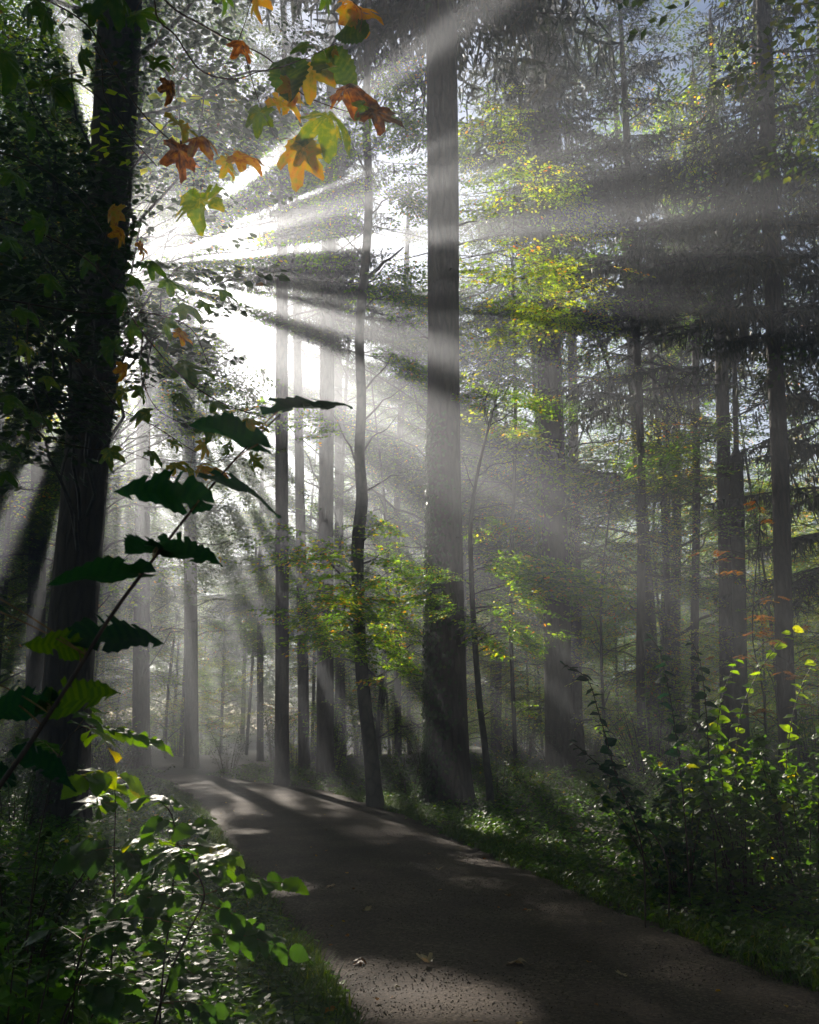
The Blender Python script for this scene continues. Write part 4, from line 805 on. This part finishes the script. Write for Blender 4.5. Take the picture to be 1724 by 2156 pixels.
pinnate_sapling('small sapling with limp bright green leaves beside the near dark trunk', [(240, 1900), (240, 1790), (243, 1697), (240, 1630)], 5.2, [((240, 1632), (180, 1640), 3, .8), ((240, 1630), (282, 1665), 3, .85), ((242, 1650), (225, 1690), 3, .7), ((242, 1690), (190, 1700), 3, .4), ((240, 1780), (160, 1810), 4, .1), ((240, 1790), (300, 1820), 4, .1)], 3.5)
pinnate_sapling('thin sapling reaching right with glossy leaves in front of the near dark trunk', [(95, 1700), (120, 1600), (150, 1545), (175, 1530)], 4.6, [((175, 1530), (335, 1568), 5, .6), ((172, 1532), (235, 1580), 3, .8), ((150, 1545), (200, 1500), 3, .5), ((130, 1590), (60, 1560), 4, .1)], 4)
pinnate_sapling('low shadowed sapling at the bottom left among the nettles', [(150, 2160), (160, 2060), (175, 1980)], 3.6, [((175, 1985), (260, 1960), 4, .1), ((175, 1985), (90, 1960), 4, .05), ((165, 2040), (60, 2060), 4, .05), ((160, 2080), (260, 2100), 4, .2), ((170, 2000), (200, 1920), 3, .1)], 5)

# leafy clumps standing on the ground
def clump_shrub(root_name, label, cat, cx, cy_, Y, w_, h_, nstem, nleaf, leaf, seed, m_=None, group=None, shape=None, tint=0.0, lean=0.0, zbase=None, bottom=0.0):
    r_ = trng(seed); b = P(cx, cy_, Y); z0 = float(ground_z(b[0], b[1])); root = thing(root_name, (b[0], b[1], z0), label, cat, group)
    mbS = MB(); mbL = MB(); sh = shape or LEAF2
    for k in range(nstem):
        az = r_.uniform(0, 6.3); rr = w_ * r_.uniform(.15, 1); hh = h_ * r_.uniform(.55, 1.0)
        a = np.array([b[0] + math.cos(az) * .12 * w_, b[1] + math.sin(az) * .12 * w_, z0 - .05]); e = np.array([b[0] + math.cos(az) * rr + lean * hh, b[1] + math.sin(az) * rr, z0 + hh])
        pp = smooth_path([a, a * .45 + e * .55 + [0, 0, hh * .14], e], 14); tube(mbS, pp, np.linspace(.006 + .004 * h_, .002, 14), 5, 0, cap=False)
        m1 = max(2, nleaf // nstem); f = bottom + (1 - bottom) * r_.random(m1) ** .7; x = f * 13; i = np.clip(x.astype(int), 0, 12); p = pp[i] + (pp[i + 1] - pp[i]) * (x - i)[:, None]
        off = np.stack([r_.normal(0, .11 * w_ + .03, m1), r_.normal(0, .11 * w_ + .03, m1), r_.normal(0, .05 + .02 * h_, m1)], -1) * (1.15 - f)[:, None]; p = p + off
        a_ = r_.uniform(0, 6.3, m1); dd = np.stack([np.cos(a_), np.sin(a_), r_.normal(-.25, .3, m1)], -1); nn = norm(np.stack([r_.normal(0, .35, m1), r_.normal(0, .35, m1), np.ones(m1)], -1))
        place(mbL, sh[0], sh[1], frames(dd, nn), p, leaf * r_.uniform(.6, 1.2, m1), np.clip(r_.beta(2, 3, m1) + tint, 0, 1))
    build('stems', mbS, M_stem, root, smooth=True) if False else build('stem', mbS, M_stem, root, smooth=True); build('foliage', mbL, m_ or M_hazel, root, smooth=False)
    return root
H3 = ovate(3, .46, .03, .15, .15, 3, .08)
# the hazel shrub on the right, with its shoots
hz_px = [(1420, 1780, 9.6, .9, 1.25, 16), (1560, 1800, 9.2, .9, 1.45, 18), (1690, 1820, 9.0, .9, 1.6, 18), (1500, 1760, 11, .9, 1.5, 14), (1620, 1760, 11, .9, 1.8, 16)]
labs = ['leftmost dark mound of the hazel thicket on the right', 'middle front mound of the hazel thicket, sun glinting on its leaves', 'front mound of the hazel thicket cut by the right edge', 'back mound of the hazel thicket behind the dark shoots', 'tall back mound of the hazel thicket before the right trunk']
for k, (a, b, Y, w_, h_, ns) in enumerate(hz_px): clump_shrub('hazel_shrub', labs[k], 'shrub', a, b, Y, w_, h_, ns, 900, .085, 600 + k, M_hazel if k < 1 else M_herb, 'hazel shrubs right of the path', H3, .1)
def shoot(label, px, Y, nleaf, leaf, m_, tint, wd=4, side=1.0, seed=0, group='hazel shoots rising from the thicket'):  # sunlit shoots get a paler leaf colour, shadowed ones a darker tint
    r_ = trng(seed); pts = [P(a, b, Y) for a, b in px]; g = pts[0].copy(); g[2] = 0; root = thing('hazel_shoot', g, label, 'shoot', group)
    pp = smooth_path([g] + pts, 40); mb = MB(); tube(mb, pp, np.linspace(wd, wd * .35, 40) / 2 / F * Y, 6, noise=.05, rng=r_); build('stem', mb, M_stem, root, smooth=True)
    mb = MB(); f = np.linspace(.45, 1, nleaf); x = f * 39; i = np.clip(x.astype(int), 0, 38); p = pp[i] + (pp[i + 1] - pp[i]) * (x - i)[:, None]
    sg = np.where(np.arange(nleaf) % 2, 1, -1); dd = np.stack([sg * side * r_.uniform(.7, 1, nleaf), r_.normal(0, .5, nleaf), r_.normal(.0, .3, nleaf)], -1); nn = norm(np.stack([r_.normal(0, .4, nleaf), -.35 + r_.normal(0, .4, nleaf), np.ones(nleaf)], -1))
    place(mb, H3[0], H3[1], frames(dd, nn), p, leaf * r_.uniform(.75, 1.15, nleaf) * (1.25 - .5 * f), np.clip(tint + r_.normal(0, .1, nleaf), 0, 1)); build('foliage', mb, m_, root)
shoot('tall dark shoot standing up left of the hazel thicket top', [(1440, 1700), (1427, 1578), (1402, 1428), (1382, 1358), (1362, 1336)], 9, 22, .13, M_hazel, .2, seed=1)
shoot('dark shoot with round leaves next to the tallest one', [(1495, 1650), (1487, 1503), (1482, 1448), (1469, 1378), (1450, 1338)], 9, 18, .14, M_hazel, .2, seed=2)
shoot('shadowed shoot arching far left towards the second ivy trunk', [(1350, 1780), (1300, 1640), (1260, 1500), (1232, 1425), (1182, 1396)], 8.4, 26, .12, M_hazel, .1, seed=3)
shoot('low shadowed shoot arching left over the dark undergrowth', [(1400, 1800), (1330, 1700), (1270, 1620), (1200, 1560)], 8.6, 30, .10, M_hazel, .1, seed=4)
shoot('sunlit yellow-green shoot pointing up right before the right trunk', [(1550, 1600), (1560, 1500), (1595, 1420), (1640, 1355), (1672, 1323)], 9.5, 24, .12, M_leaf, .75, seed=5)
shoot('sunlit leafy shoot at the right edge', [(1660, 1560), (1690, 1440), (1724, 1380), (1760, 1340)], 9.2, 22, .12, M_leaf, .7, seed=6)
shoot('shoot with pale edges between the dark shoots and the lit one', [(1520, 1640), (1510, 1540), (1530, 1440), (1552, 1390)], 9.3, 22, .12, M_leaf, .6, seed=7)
# rowans with orange leaves
def rowan(label, px, Y, tg, seed):
    r_ = trng(seed); pts = [P(a, b, Y) for a, b in px]; g = pts[0].copy(); g[2] = 0; root = thing('rowan_sapling', g, label, 'sapling', 'orange rowans behind the thicket')
    pp = smooth_path([g] + pts, 40); bb = MB(); tube(bb, pp, np.linspace(.014, .005, 40), 6); build('trunk', bb, M_bark2, root, smooth=True); mb = MB()
    for (a, b, n) in tg:
        e = P(a, b, Y + r_.uniform(-.6, .6)); i = int(np.argmin(np.abs(pp[:, 2] - e[2] + .15))); lp = limb(mb, pp[i], e, .006, .002, .1, r_, 8, 4)
        for k in range(n):
            q0 = lp[int(r_.integers(3, 8))]; aa = r_.uniform(0, 6.3); d0 = norm(np.array([math.cos(aa), math.sin(aa), -.3])); s0 = norm(np.cross(d0, [0, 0, 1])); ll = r_.uniform(.12, .2); m1 = 6; f = np.repeat(np.linspace(.3, 1, m1), 2); sg = np.tile([-1, 1], m1)
            place(mb, LEAF1[0], LEAF1[1], frames(d0 * .5 + s0 * sg[:, None], norm(np.array([0, 0, 1.0]) + r_.normal(0, .3, (12, 3)))), q0 + d0 * ll * f[:, None], .05, r_.beta(2, 2, 12))
    build('crown', mb, [M_rowan, M_bark2], root)
rowan('slender rowan with orange leaves just left of the right-hand trunk', [(1612, 1650), (1605, 1450), (1585, 1350), (1590, 1220), (1600, 1080), (1594, 960)], 13, [(1480, 1160, 7), (1500, 1180, 6), (1530, 1200, 6), (1605, 1300, 12), (1600, 1320, 10), (1620, 1100, 5), (1640, 1350, 9), (1560, 1380, 6), (1570, 1500, 8), (1600, 1490, 9), (1590, 1050, 5), (1640, 1250, 5)], 71)
rowan('low rowan with orange leaves behind the hazel thicket at far right', [(1640, 1650), (1650, 1450), (1680, 1300)], 14, [(1690, 1320, 8), (1700, 1420, 8), (1650, 1410, 7), (1720, 1380, 8), (1560, 1395, 5), (1500, 1380, 4), (1690, 1480, 6)], 72)
# sunlit and shaded shrubs further off, the light put into paler or darker leaf colour
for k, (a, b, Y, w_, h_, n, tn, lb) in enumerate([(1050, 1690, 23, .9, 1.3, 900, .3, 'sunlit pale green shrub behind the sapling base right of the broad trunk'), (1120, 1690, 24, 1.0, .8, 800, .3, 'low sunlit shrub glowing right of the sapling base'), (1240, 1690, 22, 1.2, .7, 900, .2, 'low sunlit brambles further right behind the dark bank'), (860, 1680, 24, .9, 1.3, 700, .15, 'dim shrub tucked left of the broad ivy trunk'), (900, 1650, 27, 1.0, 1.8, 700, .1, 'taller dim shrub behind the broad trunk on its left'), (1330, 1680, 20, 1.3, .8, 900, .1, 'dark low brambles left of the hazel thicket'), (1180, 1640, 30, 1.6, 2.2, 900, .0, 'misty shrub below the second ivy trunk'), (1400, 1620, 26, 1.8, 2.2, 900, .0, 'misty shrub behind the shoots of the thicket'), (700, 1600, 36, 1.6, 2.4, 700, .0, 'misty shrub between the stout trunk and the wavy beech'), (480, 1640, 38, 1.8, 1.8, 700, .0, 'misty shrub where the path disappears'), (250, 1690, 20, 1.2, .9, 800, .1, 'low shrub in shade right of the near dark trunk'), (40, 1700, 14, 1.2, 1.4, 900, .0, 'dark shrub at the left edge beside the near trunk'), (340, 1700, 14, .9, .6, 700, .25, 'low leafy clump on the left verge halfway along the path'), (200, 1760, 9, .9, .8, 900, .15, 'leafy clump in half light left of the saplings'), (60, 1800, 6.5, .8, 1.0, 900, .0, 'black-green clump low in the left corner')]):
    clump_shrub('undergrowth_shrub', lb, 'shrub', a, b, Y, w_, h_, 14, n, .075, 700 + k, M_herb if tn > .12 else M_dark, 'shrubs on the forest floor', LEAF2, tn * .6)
for k, (a, b, Y, w_, h_, lb) in enumerate([(20, 2000, 3.4, .45, .95, 'large dark weed filling the lower left corner'), (110, 1900, 4.2, .5, .9, 'dark weed behind the corner one, left of the saplings'), (60, 2100, 3.0, .35, .6, 'lowest dark weed at the left of the bottom edge')]):
    clump_shrub('weed', lb, 'plant', a, b, Y, w_, h_, 14, 330, .075, 800 + k, M_herb, 'weeds on the left bank', ovate(4, .38, .05, .25, .2, k, .05), -.05)

# thicket of the far floor, copies of a few mounds
protos = []
for k in range(4):
    o_ = clump_shrub('thicket_shrub', 'misty shrub mound on the forest floor between the far trunks', 'shrub', [700, 1100, 1300, 1500][k], 1600, 34 + 2 * k, 1.5, 2.6, 22, 1500, .11, 860 + k, [M_leaf, M_dark, M_yellow, M_leaf][k], 'misty shrubs between the far trunks', LEAF1, .05); protos.append(o_)
n = 0
while n < 110:
    y = 25 + 38 * rg.random(); x = rg.uniform(-.55, .55) * y
    if pathdist(x, y) < 1.9 or (y < 44 and abs(CX + F * x / y - 960) < 330): continue
    p0 = protos[n % 4]; o_ = p0.copy(); C.objects.link(o_); o_.location = (x, y, float(ground_z(x, y)) - .1); o_.rotation_euler = (0, 0, rg.uniform(0, 6.3)); o_.scale = (rg.uniform(.6, 1.3),) * 2 + (rg.uniform(.5, 1.25),)
    for ch in p0.children: c_ = ch.copy(); C.objects.link(c_); c_.parent = o_
    n += 1

# low cover and grass
def scatter_y(n, y0, y1, p=1.6): return y0 + (y1 - y0) * rg.random(n) ** p
mb = MB(); nc = 17000; y = scatter_y(nc, 3.2, 40, 1.9); side_ = rg.random(nc) < .42
xl = at_y(pl, y) - .02 - np.abs(rg.normal(0, 1, nc)) * (1.2 + y * .14); xr = at_y(pr, y) + .02 + rg.random(nc) ** 1.3 * (2.5 + y * .5)
x = np.where(side_, xl, xr); dist = np.where(side_, at_y(pl, y) - x, x - at_y(pr, y)); hmax = .05 + np.where(side_ & (y < 10), .22, .40) * np.clip(dist / 2.2, 0, 1) * (.35 + .9 * np.clip(wav(x, y, 2.2) + .45, 0, 1))
m1 = 11; cx = np.repeat(x, m1) + rg.normal(0, .09, nc * m1); cyy = np.repeat(y, m1) + rg.normal(0, .09, nc * m1); ok = (pathdist(cx, cyy) > rg.uniform(-.16, .1, nc * m1)); cx, cyy = cx[ok], cyy[ok]; hh = (np.repeat(hmax, m1)[ok]) * rg.random(len(cx)) ** .7
cz = ground_z(cx, cyy) + .02 + hh; nn_ = len(cx); a_ = rg.uniform(0, 6.3, nn_); dd = np.stack([np.cos(a_), np.sin(a_), rg.normal(-.15, .3, nn_)], -1); nr = norm(np.stack([rg.normal(0, .35, nn_), rg.normal(0, .35, nn_), np.ones(nn_)], -1))
lsz = rg.uniform(.035, .085, nn_)
place(mb, LEAF2[0] * np.array([1.4, 1, 1]), LEAF2[1], frames(dd, nr), np.stack([cx, cyy, cz], -1), lsz, rg.beta(2, 3, nn_))
tag(build('ground_cover', mb, M_herb), 'low leafy plants covering the banks on both sides of the path', 'ground cover', kind='stuff')
mb = MB(); n = 46000; y = scatter_y(n, 3.2, 26, 1.9); side_ = rg.random(n) < .5
x = np.where(side_, at_y(pl, y) + .05 - np.abs(rg.normal(0, .35, n)), at_y(pr, y) - .05 + np.abs(rg.normal(0, .6, n))); keep = wav(x, y, 3.0) + rg.normal(0, .15, n) > -.12; x, y = x[keep], y[keep]; n = len(x)
a_ = rg.uniform(0, 6.3, n); dd = norm(np.stack([np.cos(a_) * .45, np.sin(a_) * .45, np.ones(n)], -1)); bl = (np.array([[-.03, 0, 0], [.03, 0, 0], [.025, .55, .0], [-.025, .55, 0], [.002, 1, -.22], [-.002, 1, -.22]], float), np.array([[0, 1, 2, 3], [3, 2, 4, 5]]))
place(mb, bl[0], bl[1], frames(dd, np.stack([-np.cos(a_), -np.sin(a_), .4 * np.ones(n)], -1)), np.stack([x, y, ground_z(x, y) + .0], -1), rg.uniform(.06, .2, n), rg.beta(2, 3, n))
tag(build('grass', mb, M_grass), 'short grass along both edges of the path', 'grass', kind='stuff')
mb = MB(); n = 5000; y = scatter_y(n, 3.5, 30, 1.7); x = at_y(pl, y) - 2.5 - y * .15 + rg.random(n) * (7 + y * .5); pz = np.where(pathdist(x, y) < 0, path_z(x, y) + .006, ground_z(x, y) + .03); kp = (pathdist(x, y) > .05) | (rg.random(n) < .05); x, y, pz = x[kp], y[kp], pz[kp]; n = len(x)
a_ = rg.uniform(0, 6.3, n); place(mb, LEAF2[0] * np.array([1.6, 1, 2.0]), LEAF2[1], frames(np.stack([np.cos(a_), np.sin(a_), 0 * a_], -1), norm(np.stack([rg.normal(0, .3, n), rg.normal(0, .3, n), np.ones(n)], -1))), np.stack([x, y, pz], -1), rg.uniform(.025, .06, n), rg.uniform(.5, 1, n))
tag(build('leaf_litter', mb, M_maple), 'small brown and yellow leaves scattered over the banks and path edges', 'leaf litter', kind='stuff')
# fallen leaves one can point at
for k, (a, b, w_, tn, lb) in enumerate([(757, 2034, 34, .88, 'curled reddish brown leaf lying on the sunlit gravel'), (903, 2048, 40, .46, 'brightest pale yellow fallen leaf on the sunlit gravel'), (1082, 2050, 48, .64, 'large curled tan leaf at the shade edge on the path'), (1318, 2074, 28, .50, 'pale leaf alone in the shade right of the large tan one'), (834, 2090, 14, .48, 'tiny whitish leaf below the brown one on the gravel'), (767, 1933, 26, .55, 'yellowish leaf in the shade in the middle of the path'), (702, 1878, 24, .62, 'dull leaf near the sunlit patch edge on the path'), (919, 1844, 18, .58, 'small leaf on the far shaded path centre'), (1122, 1930, 20, .6, 'small leaf near the right verge of the path'), (1072, 1900, 22, .66, 'leaf by the grass of the right verge, further back'), (346, 2043, 20, .72, 'bright orange leaf in the grass under the nearest sapling'), (452, 2057, 26, .76, 'reddish leaf standing in the grass right of the orange one'), (692, 2149, 30, .70, 'orange leaf on the verge at the bottom edge'), (795, 2115, 16, .66, 'little amber leaf on gravel at the bottom')]):
    p = G(a, b); onp = pathdist(p[0], p[1]) < 0; p[2] = (path_z(p[0], p[1]) if onp else ground_z(p[0], p[1]) + .06) + .012
    mb = MB(); sz = w_ / F * p[1] * 1.0; aa = rg.uniform(0, 6.3); d = np.array([math.cos(aa), math.sin(aa), 0.0]); v, q = maple(20 + k, -.45 if k % 2 else .5, .05); M = frames(d[None], norm(np.array([[rg.normal(0, .15), rg.normal(0, .15), 1.0]])))
    if v[:, 2].min() < -.02: p[2] += sz * .12
    place(mb, v, q, M, p[None], sz, np.array([tn if tn > .68 else 1.5 - tn * 1.6])); o = build('fallen_leaf', mb, M_maple if tn > .68 else M_dry, smooth=True, origin=p); tag(o, lb, 'leaf', 'fallen leaves')
